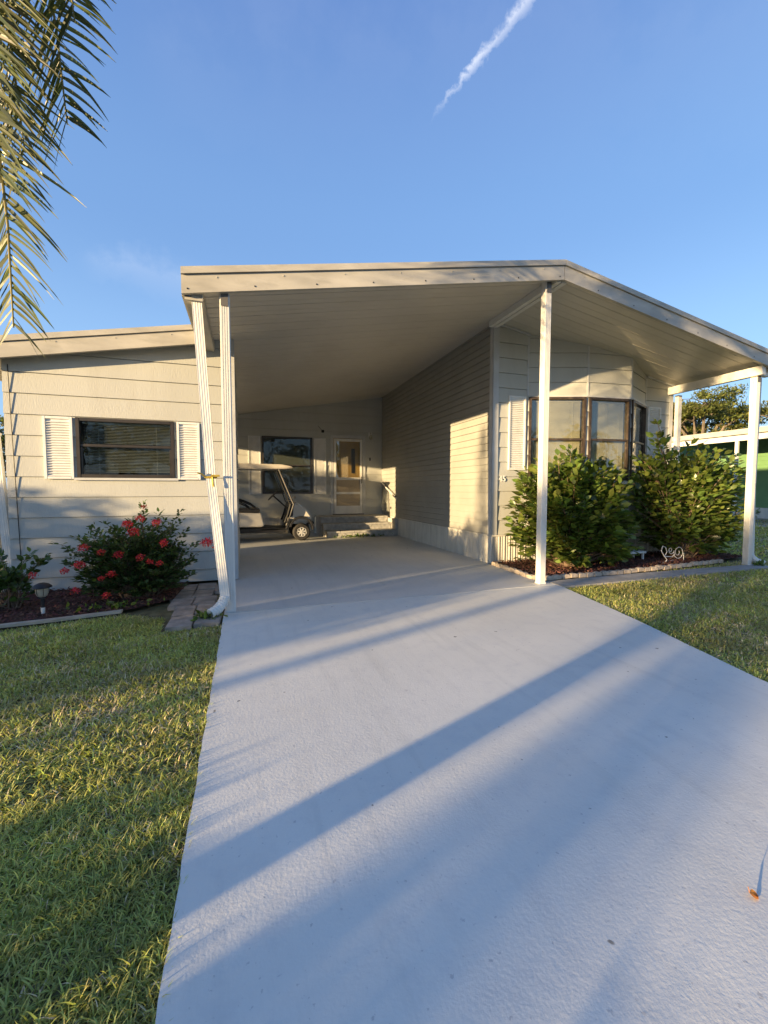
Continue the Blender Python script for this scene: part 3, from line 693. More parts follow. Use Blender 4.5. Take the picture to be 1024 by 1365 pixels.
def bush(name, label, cat, base, tips, m, leafsize, per, tpl, stemr=.018, spread=.1, group=None, droop=0, reach=.4):
    """tips: list of twig end points; stems lead from the base, leaves sit along the outer part of every twig"""
    root = empty(name, base, label, cat, group); b = Vector(base); st = MB(); pos = []; dr = []
    for t in tips:
        t = Vector(t); a = b+Vector((random.uniform(-.22, .22)*min(1, abs(t.x-b.x)+.3), random.uniform(-.12, .12), 0)); h = t-a
        mid = a+Vector((h.x*random.uniform(.25, .5), h.y*random.uniform(.25, .5), h.z*random.uniform(.5, .65)))
        P_ = [a.lerp(mid, k/3) for k in range(3)]+[mid, mid.lerp(t, .5)+Vector((0, 0, .03)), t]
        st.tube(P_, [stemr, stemr*.85, stemr*.7, stemr*.55, stemr*.35, stemr*.15], 5)
        k = per
        for i in range(k):
            s = 1-(i/k)**1.3*reach
            q = (mid.lerp(t, (s-.35)/.65) if s > .35 else a.lerp(mid, s/.35))
            dd = (t-mid).normalized()
            ang = i*2.4+random.random(); o = Vector((math.cos(ang), math.sin(ang), 0))
            d = (o*1.0+dd*(.75 if i > 3 else 1.6)+Vector((0, 0, random.uniform(-.25, .35)-droop))).normalized()
            pos.append(q+o*random.uniform(0, spread)+Vector((0, 0, random.uniform(-spread, spread)*.6))); dr.append(d)
    st.build('stems', M['twig'], root, True)
    pos = np.array([p[:] for p in pos]); dr = np.array([p[:] for p in dr]); n = len(pos)
    up = np.tile([0, 0, 1.], (n, 1))+rng.normal(size=(n, 3))*.45
    scatter('leaves', tpl, pos, frames(dr, up), leafsize*rng.uniform(.6, 1.25, n), m, root)
    return root

def blob_tips(n, c, r, lump=.25, lo=0.15, shell=.55, seed=0):
    """end points inside a lumpy ellipsoid, most of them near its surface"""
    rr = random.Random(seed); lumps = [(Vector((rr.uniform(-1, 1), rr.uniform(-1, 1), rr.uniform(-.3, 1))).normalized(), rr.uniform(-1, 1)) for _ in range(14)]
    out = []
    while len(out) < n:
        d = Vector((rr.gauss(0, 1), rr.gauss(0, 1), rr.gauss(0, 1))).normalized()
        k = 1+lump*sum(w*max(0, d.dot(q))**6 for q, w in lumps)
        u = (shell+(1-shell)*rr.random()) if rr.random() < .75 else rr.random()**.5
        if d.z > 0: g_ = 1/max(.7, math.sqrt(1-.6*d.z*d.z)); d = Vector((d.x*g_, d.y*g_, d.z))
        if d.z < 0: g_ = 1/max(.5, math.sqrt(1-.78*d.z*d.z)); d = Vector((d.x*g_, d.y*g_, d.z))
        p = Vector((c[0]+d.x*r[0]*k*u, c[1]+d.y*r[1]*k*u, c[2]+d.z*r[2]*k*u))
        if p.z > lo: out.append(p)
    return out

# large leaved shrubs in the right bed -----------------------------
t1 = blob_tips(560, (5.62, 5.92, .9), (1.36, .52, .98), .28, .16, .5, 3)
t1 += [Vector(p) for p in ((5.25, 5.8, 2.02), (5.35, 5.85, 1.98), (4.62, 5.8, 1.72), (4.7, 5.9, 1.62), (6.05, 5.8, 1.82), (6.2, 5.9, 1.78), (5.85, 5.8, 1.9), (4.45, 6.0, .75), (4.35, 6.0, .9), (4.5, 5.9, .6), (4.4, 6.05, 1.05), (6.55, 5.8, .75), (6.6, 5.8, .95), (5.0, 5.8, 1.92))]
bush('large_leaved_shrub', 'dense glossy green shrub in front of the bay window behind the middle post', 'shrub', (5.5, 5.98, .03), t1, M['leaf'], .148, 17, LEAF_OVAL, .02, .09, droop=.25)
t2 = blob_tips(540, (8.5, 6.0, 1.12), (1.36, .45, 1.12), .3, .16, .5, 8)
t2 += [Vector(p) for p in ((7.45, 6.0, 2.65), (7.5, 6.05, 2.45), (7.42, 5.95, 2.3), (7.6, 6.0, 2.2), (7.2, 6.0, 1.9), (7.1, 6.0, 1.65), (7.3, 6.0, 2.05), (9.35, 6.1, 1.45), (9.5, 6.1, 1.7), (9.2, 6.1, 2.0), (8.6, 6.0, 2.28), (8.3, 6.0, 2.26), (9.0, 6.0, 2.15), (9.4, 6.1, .6), (9.2, 6.1, .45))]
bush('large_leaved_shrub', 'tall loose shrub with a high shoot at the right front corner of the home', 'shrub', (8.2, 6.05, .03), t2, M['leaf'], .145, 16, LEAF_OVAL, .026, .1, droop=.25)

# red flowering shrub at the left ----------------------------------
ti = blob_tips(430, (-1.28, 5.95, .5), (.68, .33, .48), .3, .1, .5, 5)
sp = [(-1.2, 5.85, 1.22), (-1.22, 5.9, 1.1), (-1.02, 5.85, 1.1), (-.98, 5.9, 1.0), (-.78, 5.85, 1.13), (-.8, 5.9, .98), (-.72, 5.85, .9), (-1.62, 5.85, 1.0), (-1.75, 5.85, .95), (-1.9, 5.8, .82), (-2.12, 5.8, .76), (-2.0, 5.8, .70), (-1.4, 5.9, .98), (-1.35, 5.9, 1.02), (-.6, 5.85, .7), (-.62, 5.9, .55), (-1.85, 5.75, .4), (-1.95, 5.75, .52)]
ix = bush('flowering_shrub', 'dark green shrub with red flower clusters in front of the left window wall', 'shrub', (-1.3, 6.0, .02), ti+[Vector(p) for p in sp], M['ixleaf'], .058, 26, LEAF_OVAL, .009, .03, reach=.55)
def flower(c, r, parent):
    n = int(150*(r/.06)**2); d = rdirs(n, .5); pos = np.array(c)+d*r*rng.uniform(.45, 1, (n, 1))*np.array([1, 1, .75])
    return scatter('flower_cluster', LEAF_TUFT, pos, frames(rdirs(n, .3), rdirs(n, .5)), rng.uniform(.012, .022, n), M['flower'], parent)
fl = [(-1.34, 5.66, .97, .07), (-1.2, 5.64, 1.04, .06), (-1.27, 5.64, .88, .075), (-1.03, 5.66, .99, .06), (-.95, 5.62, .74, .06), (-.47, 5.66, .72, .085), (-.36, 5.7, .66, .05), (-1.78, 5.62, .72, .06), (-1.82, 5.6, .52, .07), (-1.97, 5.62, .46, .05), (-1.6, 5.6, .66, .05), (-1.42, 5.6, .62, .065), (-1.2, 5.6, .58, .055), (-1.1, 5.6, .52, .045), (-1.5, 5.58, .4, .055), (-1.85, 5.55, .24, .05), (-1.55, 5.56, .16, .05), (-1.15, 5.62, 1.18, .035), (-1.0, 5.6, .5, .045), (-1.6, 5.58, .36, .04)]
for x, y, z, r in fl: flower((x, y, z), r*1.0, ix)
to = blob_tips(30, (-2.62, 5.85, .3), (.34, .22, .3), .3, .06, .4, 4)+[Vector(p) for p in ((-2.25, 5.8, .55), (-2.2, 5.78, .62), (-2.35, 5.8, .66), (-2.75, 5.8, .72), (-2.65, 5.8, .66))]
lx = bush('low_shrub', 'sparse dark shrub with a single red flower at the left edge beside the path light', 'shrub', (-2.6, 5.9, .02), to, M['ixleaf'], .085, 16, LEAF_OVAL, .009, .04)
flower((-2.3, 5.7, .42), .05, lx)

# ------------------------------------------------------------------ beds, edging, pavers
def bed(name, pts, z=.018):
    o = sheet(name, pts, z, M['mulchbed'], kind='stuff'); return o
BR = [(4.36, 6.73), (4.34, 6.35), (4.3, 5.9), (4.32, 5.36), (5.3, 5.36), (7.2, 5.42), (8.6, 5.6), (9.6, 5.7), (9.8, 6.73)]
BL = [(-4.2, 6.73), (-4.2, 5.1), (-2.43, 5.2), (-1.9, 5.28), (-1.24, 5.42), (-.88, 5.75), (-.82, 6.73)]
bed('mulch', BR); bed('mulch', BL)
def inpoly(x, y, poly):
    ins = np.zeros(len(x), bool); j = len(poly)-1
    for i in range(len(poly)):
        xi, yi = poly[i]; xj, yj = poly[j]
        c = ((yi > y) != (yj > y)) & (x < (xj-xi)*(y-yi)/(yj-yi+1e-12)+xi); ins ^= c; j = i
    return ins
CHIP = (np.array([(-.5, -.18, 0), (.5, -.14, 0), (.45, .18, 0), (-.5, .15, 0), (-.45, -.1, .12), (.45, -.1, .12), (.4, .12, .12), (-.42, .1, .12)]), np.array([(4, 5, 6, 7), (0, 1, 5, 4), (1, 2, 6, 5), (2, 3, 7, 6), (3, 0, 4, 7)]))
for poly, n in ((BR, 6500), (BL, 4200)):
    p = np.array(poly); x = rng.uniform(p[:, 0].min(), p[:, 0].max(), n); y = rng.uniform(p[:, 1].min(), p[:, 1].max(), n); k = inpoly(x, y, poly); x, y = x[k], y[k]; n = len(x)
    pos = np.stack([x, y, rng.uniform(.015, .05, n)], 1)
    d = rdirs(n); d[:, 2] *= .35; o = scatter('mulch_chips', CHIP, pos, frames(d, np.tile([0, 0, 1.], (n, 1))+rng.normal(size=(n, 3))*.35), rng.uniform(.022, .06, n), M['mulch']); tag(o, kind='stuff')
# scalloped edging stones along the right bed, each a thing
def along(path, step):
    path = [Vector((*p, 0)) for p in path]; out = []; carry = 0
    for a, b in zip(path[:-1], path[1:]):
        L = (b-a).length; s = carry
        while s < L: out.append((a.lerp(b, s/L), (b-a).normalized())); s += step
        carry = s-L
    return out
mb = MB(); L_ = .155
pr = [(-L_/2+.004, 0), (L_/2-.004, 0), (L_/2-.004, .045)]+[((L_/2-.004)*math.cos(a), .045+.022*math.sin(a)) for a in (.5, .95, 1.4, 1.75, 2.2, 2.65)]+[(-L_/2+.004, .045)]
mb.prism([(x, -.035, z) for x, z in pr], (0, .07, 0))
proto = mb.build('edging_stone', M['stone'])
bm = bmesh.new(); bm.from_mesh(proto.data); bmesh.ops.bevel(bm, geom=bm.edges[:], offset=.005, segments=1, affect='EDGES'); bm.to_mesh(proto.data); bm.free()
first = True
for p, t in along([(4.30, 6.55), (4.27, 6.2), (4.22, 5.8), (4.22, 5.34), (4.4, 5.28), (5.3, 5.27), (6.4, 5.31), (7.2, 5.35), (8.62, 5.5)], .158):
    o = proto if first else proto.copy()
    if not first: col.objects.link(o)
    first = False
    o.location = (p.x+random.uniform(-.008, .008), p.y+random.uniform(-.008, .008), random.uniform(-.012, .006)); o.rotation_euler = (random.uniform(-.06, .06), random.uniform(-.04, .04), math.atan2(t.y, t.x)+random.uniform(-.08, .08))
    tag(o, 'small cream scalloped edging stone in the row around the mulch of the right bed', 'edging stone', 'edging stones around the right bed')
mb = MB(); pts = [(-4.2, 5.02), (-2.43, 5.12), (-1.9, 5.2), (-1.35, 5.33)]
mb.prism([(x, y, 0) for x, y in pts]+[(x, y+.07, 0) for x, y in pts[::-1]], (0, 0, .028)); kb = mb.build('bed_kerb', M['kerb']); tag(kb, kind='structure')
# stone pavers by the downspout
pv = [(-.80, 5.95, .25, .37), (-.55, 5.98, .24, .36), (-.32, 6.2, .2, .4), (-.76, 5.55, .25, .38), (-.50, 5.58, .25, .38), (-.68, 5.14, .22, .4), (-.44, 5.18, .24, .38), (-.66, 4.73, .24, .38), (-.40, 4.78, .25, .38), (-.80, 6.38, .25, .36), (-.54, 6.38, .24, .36)]
for i, (x, y, w, h) in enumerate(pv):
    mb = MB(); mb.box(-w/2, w/2, -h/2, h/2, -.03, .02, .006); o = mb.build('paver', M['paver']); o.location = (x, y, random.uniform(-.004, .004)); o.rotation_euler = (0, 0, random.uniform(-.05, .05)-.03)
    tag(o, 'stone paver between bed and left post, '+('left in fourth row from lawn', 'middle in fourth row from lawn', 'narrow one nearest the driveway', 'left in third row from lawn', 'right in third row from lawn', 'left in second row from lawn', 'right in second row from lawn', 'left one of the front row', 'right one of the front row', 'left one against the house wall', 'right one against the house wall')[i], 'paver', 'pavers beside the downspout')

# ------------------------------------------------------------------ grass
BLADE = (np.array([(-.5, 0, 0), (.5, 0, 0), (-.42, .12, .45), (.42, .12, .45), (-.24, .4, .8), (.24, .4, .8), (0, .75, 1)]),
         np.array([(0, 1, 3), (0, 3, 2), (2, 3, 5), (2, 5, 4), (4, 5, 6)]))
def noise2(x, y, s, seed=0):
    r = np.random.default_rng(seed); out = 0
    for k in range(5):
        a = r.uniform(0, 6.28); f = s*(1.7**k); ph = r.uniform(0, 6.28, 2); out = out+np.sin(f*(x*math.cos(a)+y*math.sin(a))+ph[0])*np.cos(f*(y*math.cos(a)-x*math.sin(a))+ph[1])/(1.35**k)
    return out
def lawn(poly, dens, h, w, keepouts=(), seed=0, straw=.2):
    p = np.array(poly); x0, y0 = p.min(0); x1, y1 = p.max(0); n = int((x1-x0)*(y1-y0)*dens)
    x = rng.uniform(x0, x1, n); y = rng.uniform(y0, y1, n); k = inpoly(x, y, poly)
    for q in keepouts: k &= ~inpoly(x, y, q)
    x, y = x[k], y[k]; nz = noise2(x, y, 2.2, seed); n2 = noise2(x, y, 9, seed+1)
    k = rng.uniform(0, 1, len(x)) < np.clip(.8+.25*n2, .35, 1); x, y, nz = x[k], y[k], nz[k]; n = len(x)
    pos = np.stack([x, y, np.full(n, -.03)], 1)
    a = rng.uniform(0, 6.283, n); lean = rng.uniform(-.1, 1.9, n)
    z = np.stack([np.cos(a)*lean, np.sin(a)*lean, np.ones(n)], 1); z /= np.linalg.norm(z, axis=1, keepdims=True)
    b = a+rng.uniform(-.9, .9, n); y_ = np.stack([np.cos(b), np.sin(b), np.zeros(n)], 1)
    x_ = np.cross(y_, z); x_ /= np.linalg.norm(x_, axis=1, keepdims=True); y_ = np.cross(z, x_)
    Rm = np.stack([x_, y_, z], axis=2); hh = h*rng.uniform(.5, 1.25, n)*(1+.12*nz); hh = hh*.93+.016
    sc = np.stack([w*rng.uniform(.6, 1.3, n), hh*rng.uniform(.5, 1.2, n), hh], 1)
    st = rng.uniform(0, 1, n) < np.clip(straw+.16*nz, .03, .7)
    g = scatter('grass', BLADE, pos[~st], Rm[~st], sc[~st], M['grass']); tag(g, kind='stuff')
    s = scatter('dry_grass', BLADE, pos[st], Rm[st], sc[st]*.85, M['straw']); tag(s, kind='stuff')
PAVE = [(-.93, 6.7), (-.9, 5.4), (-.82, 4.52), (-.26, 4.58), (-.2, 6.7)]
lawn([(-.243, -.6), (-.243, 2.2), (-1.9, 2.2), (-1.2, .2), (-1.0, -.6)], 24000, .031, .0056, seed=1, straw=.13)
lawn([(-.243, 2.2), (-.243, 4.6), (-1.3, 5.3), (-2.4, 5.05), (-3.8, 5.0), (-1.9, 2.2)], 11500, .034, .008, (PAVE, BL), seed=1, straw=.24)
lawn([(-1.0, -.6), (-1.2, .2), (-1.9, 2.2), (-3.8, 5.0), (-6, 5.0), (-6, -.6)], 1300, .06, .012, (BL,), seed=1)
lawn([(3.0, 0), (3.54, 1.93), (3.935, 3.35), (4.27, 4.77), (6.5, 4.83), (6.5, 0)], 7500, .036, .0088, seed=2, straw=.26)
lawn([(6.5, 0), (6.5, 4.83), (9, 4.85), (9, 5.15), (6.5, 5.2), (9.8, 5.6), (14, 5.6), (14, 0)], 3000, .046, .012, seed=2, straw=.36)
lawn([(9.85, 5.6), (9.85, 14), (22, 14), (22, 5.6)], 500, .06, .03, seed=3, straw=.25)
# weeds by the steps, the downspout and along the walk
def weed(c, r, n, size, label):
    pos = np.stack([rng.normal(c[0], r[0], n), rng.normal(c[1], r[1], n), np.full(n, c[2])+rng.uniform(0, .05, n)], 1)
    return tag(scatter('weed', LEAF_OVAL, pos, frames(rdirs(n, .9), rdirs(n, .3)), size*rng.uniform(.5, 1.2, n), M['leaf'], None, c), label, 'weed', kind='stuff')
weed((3.2, 11.6, .01), (.4, .025, 0), 120, .07, 'patch of small green weeds growing against the lowest brick step')
weed((-.42, 4.82, .0), (.07, .05, 0), 90, .07, 'tuft of small weeds under the outlet of the left downspout')
weed((8.85, 5.02, .0), (.07, .03, 0), 50, .07, 'small weeds at the foot of the right corner post')
weed((-1.55, 5.5, .02), (.18, .06, 0), 60, .07, 'small green weeds at the front edge of the left mulch bed')

# dry leaf lying on the driveway, standing on its edge
dl = MB(); pts = []
for i in range(9):
    t = i/8; w = .013*math.sin(math.pi*t)**.7; y_ = -.02+.044*t
    pts += [(-w, y_, .008+.012*t+.004*math.sin(4*t)), (0, y_, .002+.014*t), (w, y_, .010+.010*t)]
dl.add(pts, [(3*i+a, 3*i+3+a, 3*i+4+a, 3*i+1+a) for i in range(8) for a in (0, 1)])
dl.tube([(0, .024, .017), (.004, .034, .028), (.01, .04, .034)], .0012, 5)
o = dl.build('dry_leaf', M['dryleaf'], None, True); o.location = (1.63, .9, .002); o.rotation_euler = (R(25), R(-35), R(60)); tag(o, 'small curled orange leaf lying alone on the driveway', 'leaf')

# ------------------------------------------------------------------ path light
pl = empty('path_light', (-2.13, 5.47, 0), 'small black solar path light with clear lantern at the front of the left bed', 'path light')
def lathe(name, prof, m, parent, c, n=20, smooth=True): mb = MB(); mb.lathe(prof, c, n); return mb.build(name, m, parent, smooth)
c = (-2.13, 5.47, 0)
lathe('cap', [(.001, .375), (.03, .37), (.06, .358), (.088, .332), (.092, .322), (.085, .318), (.05, .318)], M['black'], pl, c)
lathe('lantern', [(.062, .317), (.058, .26), (.045, .228), (.03, .218)], M['frost'], pl, c)
mb = MB()
for k in range(6):
    a = k*math.pi/3; mb.tube([(c[0]+.064*math.cos(a), c[1]+.064*math.sin(a), .318), (c[0]+.06*math.cos(a), c[1]+.06*math.sin(a), .26), (c[0]+.034*math.cos(a), c[1]+.034*math.sin(a), .216)], .003, 5)
mb.build('cage', M['black'], pl)
lathe('collar', [(.034, .217), (.036, .205), (.018, .198)], M['black'], pl, c); lathe('stake', [(.018, .198), (.018, .09)], M['black'], pl, c, 12); lathe('foot', [(.021, .10), (.0165, .0)], M['white'], pl, c, 12)

# ------------------------------------------------------------------ garden ornament and low slab
og = empty('wire_ornament', (7.75, 6.0, .03), 'white curled wire garden ornament standing on the mulch between the two shrubs', 'garden ornament')
def spiral(cx_, cz, r0, turns, a0, s=1, y=5.72): return [(cx_+r0*(1-.72*k/40)*math.cos(a0+s*turns*6.283*k/40), y+.0008*k, cz+r0*(1-.72*k/40)*math.sin(a0+s*turns*6.283*k/40)) for k in range(41)]
mb = MB(); mb.tube(spiral(7.78, .2, .135, 1.6, 3.1), .0055, 7); mb.tube(spiral(7.58, .24, .07, 1.4, 0, -1), .005, 7)
mb.tube([(7.3, 5.68, .34), (7.27, 5.68, .25), (7.34, 5.68, .16), (7.42, 5.68, .08), (7.36, 5.68, .02)], .0085, 7); mb.tube([(7.3, 5.68, .34), (7.4, 5.7, .31), (7.44, 5.7, .22), (7.38, 5.7, .14)], .007, 7); mb.tube([(7.38, 5.7, .14), (7.6, 5.72, .12), (7.66, 5.72, .16)], .007, 7); mb.build('scrolls', M['wire'], og, True)
mb = MB(); mb.tube([(7.36, 5.68, .02), (7.36, 5.82, .02), (7.8, 5.84, .02), (7.9, 5.72, .02), (7.9, 5.72, .18)], .007, 7); mb.build('base', M['wire'], og, True)
mb = MB(); mb.box(6.75, 7.3, 6.0, 6.28, .16, .2, .006); sl = empty('low_stand', (7.0, 6.1, .02), 'low white stand behind the wire ornament', 'stand'); mb.build('top', M['white'], sl)
for x in (6.8, 7.25):
    for y_ in (6.04, 6.24): mb = MB(); mb.box(x-.015, x+.015, y_-.015, y_+.015, .02, .1595); mb.build('leg', M['white'], sl)
# ------------------------------------------------------------------ golf cart (front towards +X)
gc = empty('golf_cart', (.4, 11.9, 0), 'white golf cart with roof and black seat parked in the side bay of the carport', 'golf cart')
CX, Y0, Y1 = 0.0, 11.33, 12.5
def part(mb, name, m, parent=gc, smooth=False): return mb.build(name, m, parent, smooth)
ymid = (Y0+Y1)/2
def loftx(prof, y0, y1, bev=.02):
    """side profile (x,z) extruded across the cart with rounded edges"""
    bm = bmesh.new(); vs = [bm.verts.new((x, y0, z)) for x, z in prof]; f = bm.faces.new(vs)
    r = bmesh.ops.extrude_face_region(bm, geom=[f]); bmesh.ops.translate(bm, vec=(0, y1-y0, 0), verts=[v for v in r['geom'] if isinstance(v, bmesh.types.BMVert)])
    bmesh.ops.recalc_face_normals(bm, faces=bm.faces)
    if bev: bmesh.ops.bevel(bm, geom=bm.edges[:], offset=bev, segments=3, affect='EDGES')
    return MB().bm(bm)
part(loftx([(-.95, .24), (1.0, .24), (1.02, .33), (.5, .36), (-.95, .36)], Y0+.03, Y1-.03, .012), 'chassis', M['black'])
part(loftx([(-1.15, .42), (.42, .40), (.46, .44), (.38, .76), (-.3, .78), (-1.15, .76)], Y0, Y1, .025), 'rear_body', M['cream'], smooth=True)
part(loftx([(-.62, .785), (.33, .785), (.36, .80), (.34, .87), (-.6, .87)], Y0+.04, Y1-.04, .02), 'seat', M['seat'], smooth=True)
part(loftx([(-.62, .9), (-.55, .88), (-.62, 1.32), (-.7, 1.32)], Y0+.05, Y1-.05, .02), 'backrest', M['seat'], smooth=True)
for y_ in (Y0+.04, Y1-.04):
    mb = MB(); mb.tube([(-.5, y_, 1.12), (-.25, y_, 1.12), (-.05, y_, 1.06), (.12, y_, .98), (.26, y_, .87)], .022, 10); mb.tube([(-.45, y_, 1.05), (-.2, y_, 1.04), (-.02, y_, .96), (.1, y_, .87)], .018, 10); part(mb, 'armrest', M['black'], smooth=True)
part(loftx([(.36, .34), (1.0, .34), (1.12, .6), (1.16, .6), (1.04, .30), (.36, .30)], Y0+.03, Y1-.03, .008), 'floor_panel', M['black'])
part(loftx([(1.04, .45), (1.62, .44), (1.74, .52), (1.72, .66), (1.6, .84), (1.42, .97), (1.26, 1.05), (1.18, 1.0), (1.1, .78)], Y0+.16, Y1-.16, .06), 'front_cowl', M['cream'], smooth=True)
part(loftx([(1.06, .62), (1.12, 1.02), (1.22, 1.06), (1.2, .66)], Y0+.05, Y1-.05, .02), 'dashboard', M['black'])
for s, y_ in ((1, Y0), (-1, Y1)):
    a, b = sorted((y_, y_+s*.2))
    prof = [(1.42+.33*math.cos(t), .33+.33*math.sin(t)) for t in [math.pi*k/10-.15 for k in range(11)]]+[(1.42+.275*math.cos(t), .33+.275*math.sin(t)) for t in [math.pi*k/10-.15 for k in range(10, -1, -1)]]
    part(loftx(prof, a, b, .006), 'front_fender', M['black'])
    # body colour strip and windscreen post: from floor up to dash, then up to the roof
    mb = MB(); mb.tube([(1.02, y_+s*.05, .42), (1.1, y_+s*.04, .62), (1.22, y_+s*.03, .98), (1.16, y_+s*.03, 1.12), (.84, y_+s*.05, 1.92)], [.022]*5, 10); part(mb, 'roof_strut', M['plast'], smooth=True)
    mb = MB(); mb.tube([(1.12, y_+s*.06, .98), (.78, y_+s*.07, 1.90)], .014, 8); mb.tube([(.98, y_+s*.03, .5), (1.06, y_+s*.03, .7), (1.14, y_+s*.03, .99)], .03, 8); part(mb, 'inner_strut', M['black'], smooth=True)
    mb = MB(); mb.tube([(-.75, y_+s*.06, .76), (-.82, y_+s*.06, 1.3), (-.78, y_+s*.06, 1.92)], .018, 8); part(mb, 'rear_strut', M['black'], smooth=True)
    mb = MB(); mb.tube([(1.14, y_+s*.02, 1.12), (1.22, y_-s*.04, 1.16)], .008); mb.obox((1.24, y_-s*.06, 1.17), (1, 0, 0), (0, 1, 0), (0, 0, 1), .012, .055, .035, .01); part(mb, 'mirror', M['black'])
mb = MB(); mb.prism([(1.13, Y0+.08, 1.06), (.85, Y0+.09, 1.88), (.845, Y0+.09, 1.88), (1.125, Y0+.08, 1.06)], (0, Y1-Y0-.17, 0)); part(mb, 'windscreen', M['shield'])
part(loftx([(-1.0, 1.95), (-.95, 1.915), (.6, 1.91), (1.02, 1.925), (1.22, 1.95), (1.15, 1.99), (.9, 2.035), (-.8, 2.055), (-.98, 2.0)], Y0-.02, Y1+.02, .022), 'canopy', M['canopy'], smooth=True)
mb = MB(); mb.tube([(1.12, ymid-.25, .82), (.72, ymid-.25, 1.2)], .022, 10); part(mb, 'steering_column', M['black'], smooth=True)
cd_ = Vector((-.4, 0, .38)).normalized(); u_ = Vector((0, 1, 0)); v_ = cd_.cross(u_); c_ = Vector((.7, ymid-.25, 1.22)); mb = MB()
mb.tube([c_+(u_*math.cos(a)+v_*math.sin(a))*.17 for a in [2*math.pi*k/24 for k in range(25)]], .014, 8)
for a in (.5, 2.6, 4.7): mb.tube([c_-cd_*.02, c_+(u_*math.cos(a)+v_*math.sin(a))*.165], .012, 6)
part(mb, 'steering_wheel', M['black'], smooth=True)
mb = MB()
for q in (.0, .14): mb.tube([(1.0, ymid-.3+q, .36), (1.04, ymid-.3+q, .52)], .012); mb.obox((1.02, ymid-.3+q, .52), (.5, 0, -.86), (0, 1, 0), (.86, 0, .5), .05, .035, .01, .004)
part(mb, 'pedals', M['black'])
def cart_wheel(x, y_, s):
    c = (x, y_, .235); w = .1
    t = MB(); t.lathe([(.13, -w), (.2, -w), (.226, -w+.03), (.235, -w+.06), (.235, w-.06), (.226, w-.03), (.2, w), (.13, w)], c, 36, 'Y', False); wh_ = part(t, 'wheel', M['rubber'], smooth=True)
    r = MB(); f = -s*(w-.012)
    r.lathe([(.137, f+s*.0), (.135, f+s*.05), (.11, f+s*.06), (.02, f+s*.055), (.0001, f+s*.055)], c, 30, 'Y', False); 
    rm = part(r, 'rim', M['black'], wh_, True)
    sp = MB()
    for k in range(7):
        a = 2*math.pi*k/7+.2; d = Vector((math.cos(a), 0, math.sin(a))); e = Vector((-d.z, 0, d.x))
        sp.obox(Vector(c)+d*.08+Vector((0, f-s*.004, 0)), d, (0, 1, 0), e, .052, .008, .021, .004)
    sp.lathe([(.141, f-s*.012), (.116, f-s*.012), (.112, f+s*.01), (.139, f+s*.01), (.141, f-s*.012)], c, 30, 'Y', False); sp.lathe([(.001, f-s*.02), (.028, f-s*.018), (.034, f)], c, 16, 'Y')
    part(sp, 'wheel_face', M['chrome'], wh_)
for x in (1.42, -.72): cart_wheel(x, Y0+.1, 1); cart_wheel(x, Y1-.1, -1)
for y_ in (Y0+.3, Y1-.3): mb = MB(); mb.lathe([(.001, 0), (.05, -.006), (.062, -.03)][::-1], (1.735, y_, .6), 16, 'X'); part(mb, 'headlight', M['lampglass'])
part(loftx([(1.68, .4), (1.78, .42), (1.78, .5), (1.7, .5)], Y0+.2, Y1-.2, .012), 'bumper', M['black'])

# ------------------------------------------------------------------ trees
def tree(name, label, base, h, crown, n, leaf, m, group=None, lumps=9, seed=1, trunk=.22, cat='tree', flat=.6, lean=(0, 0), spread=.55):
    rr = random.Random(seed); root = empty(name, base, label, cat, group); b = Vector(base); cc, cr_ = Vector(crown[0]), crown[1]
    tk = MB(); top = Vector((b.x+lean[0], b.y+lean[1], b.z+h*.45)); tk.tube([b, b.lerp(top, .3)+Vector((.06, .03, 0)), b.lerp(top, .7), top], [trunk*1.25, trunk, trunk*.8, trunk*.6], 10)
    cl = []
    for i in range(lumps):
        d = Vector((rr.gauss(0, 1), rr.gauss(0, 1), rr.gauss(.15, .7))).normalized(); k = rr.uniform(.35, .9)
        c = cc+Vector((d.x*cr_[0]*k, d.y*cr_[1]*k, d.z*cr_[2]*k)); cl.append((c, rr.uniform(.28, .5)))
        m_ = top.lerp(c, .5)+Vector((rr.uniform(-.2, .2), rr.uniform(-.2, .2), .12*h*rr.random()))
        tk.tube([b.lerp(top, rr.uniform(.6, 1)), m_, c], [trunk*.45, trunk*.28, trunk*.08], 6)
        for _ in range(3):
            e = c+Vector((rr.gauss(0, 1)*cr_[0], rr.gauss(0, 1)*cr_[1], rr.gauss(0, .8)*cr_[2]))*.28; tk.tube([m_.lerp(c, .6), c.lerp(e, .5), e], [trunk*.14, trunk*.09, trunk*.04], 4)
    tk.build('trunk', M['bark'], root, True)
    ps = []
    for c, k in cl:
        q = int(n/len(cl)); d = rng.normal(size=(q, 3)); d /= np.linalg.norm(d, axis=1, keepdims=True)
        # little clumps inside each lobe
        cs = rng.normal(size=(26, 3)); cs /= np.linalg.norm(cs, axis=1, keepdims=True); cs *= rng.uniform(.3, 1, (26, 1))**.6
        idx = rng.integers(0, 26, q); p = cs[idx]+d*rng.uniform(.05, .34, (q, 1)); p[:, 2] *= flat
        ps.append(np.array(c)+p*np.array(cr_)*k*spread*2)
    pos = np.concatenate(ps); pos = pos[pos[:, 2] > b.z+.25]; q = len(pos)
    scatter('crown', LEAF_SMALL, pos, frames(rdirs(q, -.1), rdirs(q, .9)), leaf*rng.uniform(.6, 1.4, q), m, root)
    return root
def ray_at(x, y, dist):
    d = pix_dir(x, y); return Vector((0, 0, 1.4))+d*dist
c = ray_at(936, 556, 34)
tree('spreading_tree', 'broad spreading tree rising behind the green neighbouring home', (c.x, c.y, 0), 7.5, ((c.x, c.y, c.z+.15), (3.5, 3.5, 2.1)), 30000, .17, M['treeleaf'], seed=5, lumps=15, trunk=.26, flat=.55)
c = ray_at(985, 582, 44)
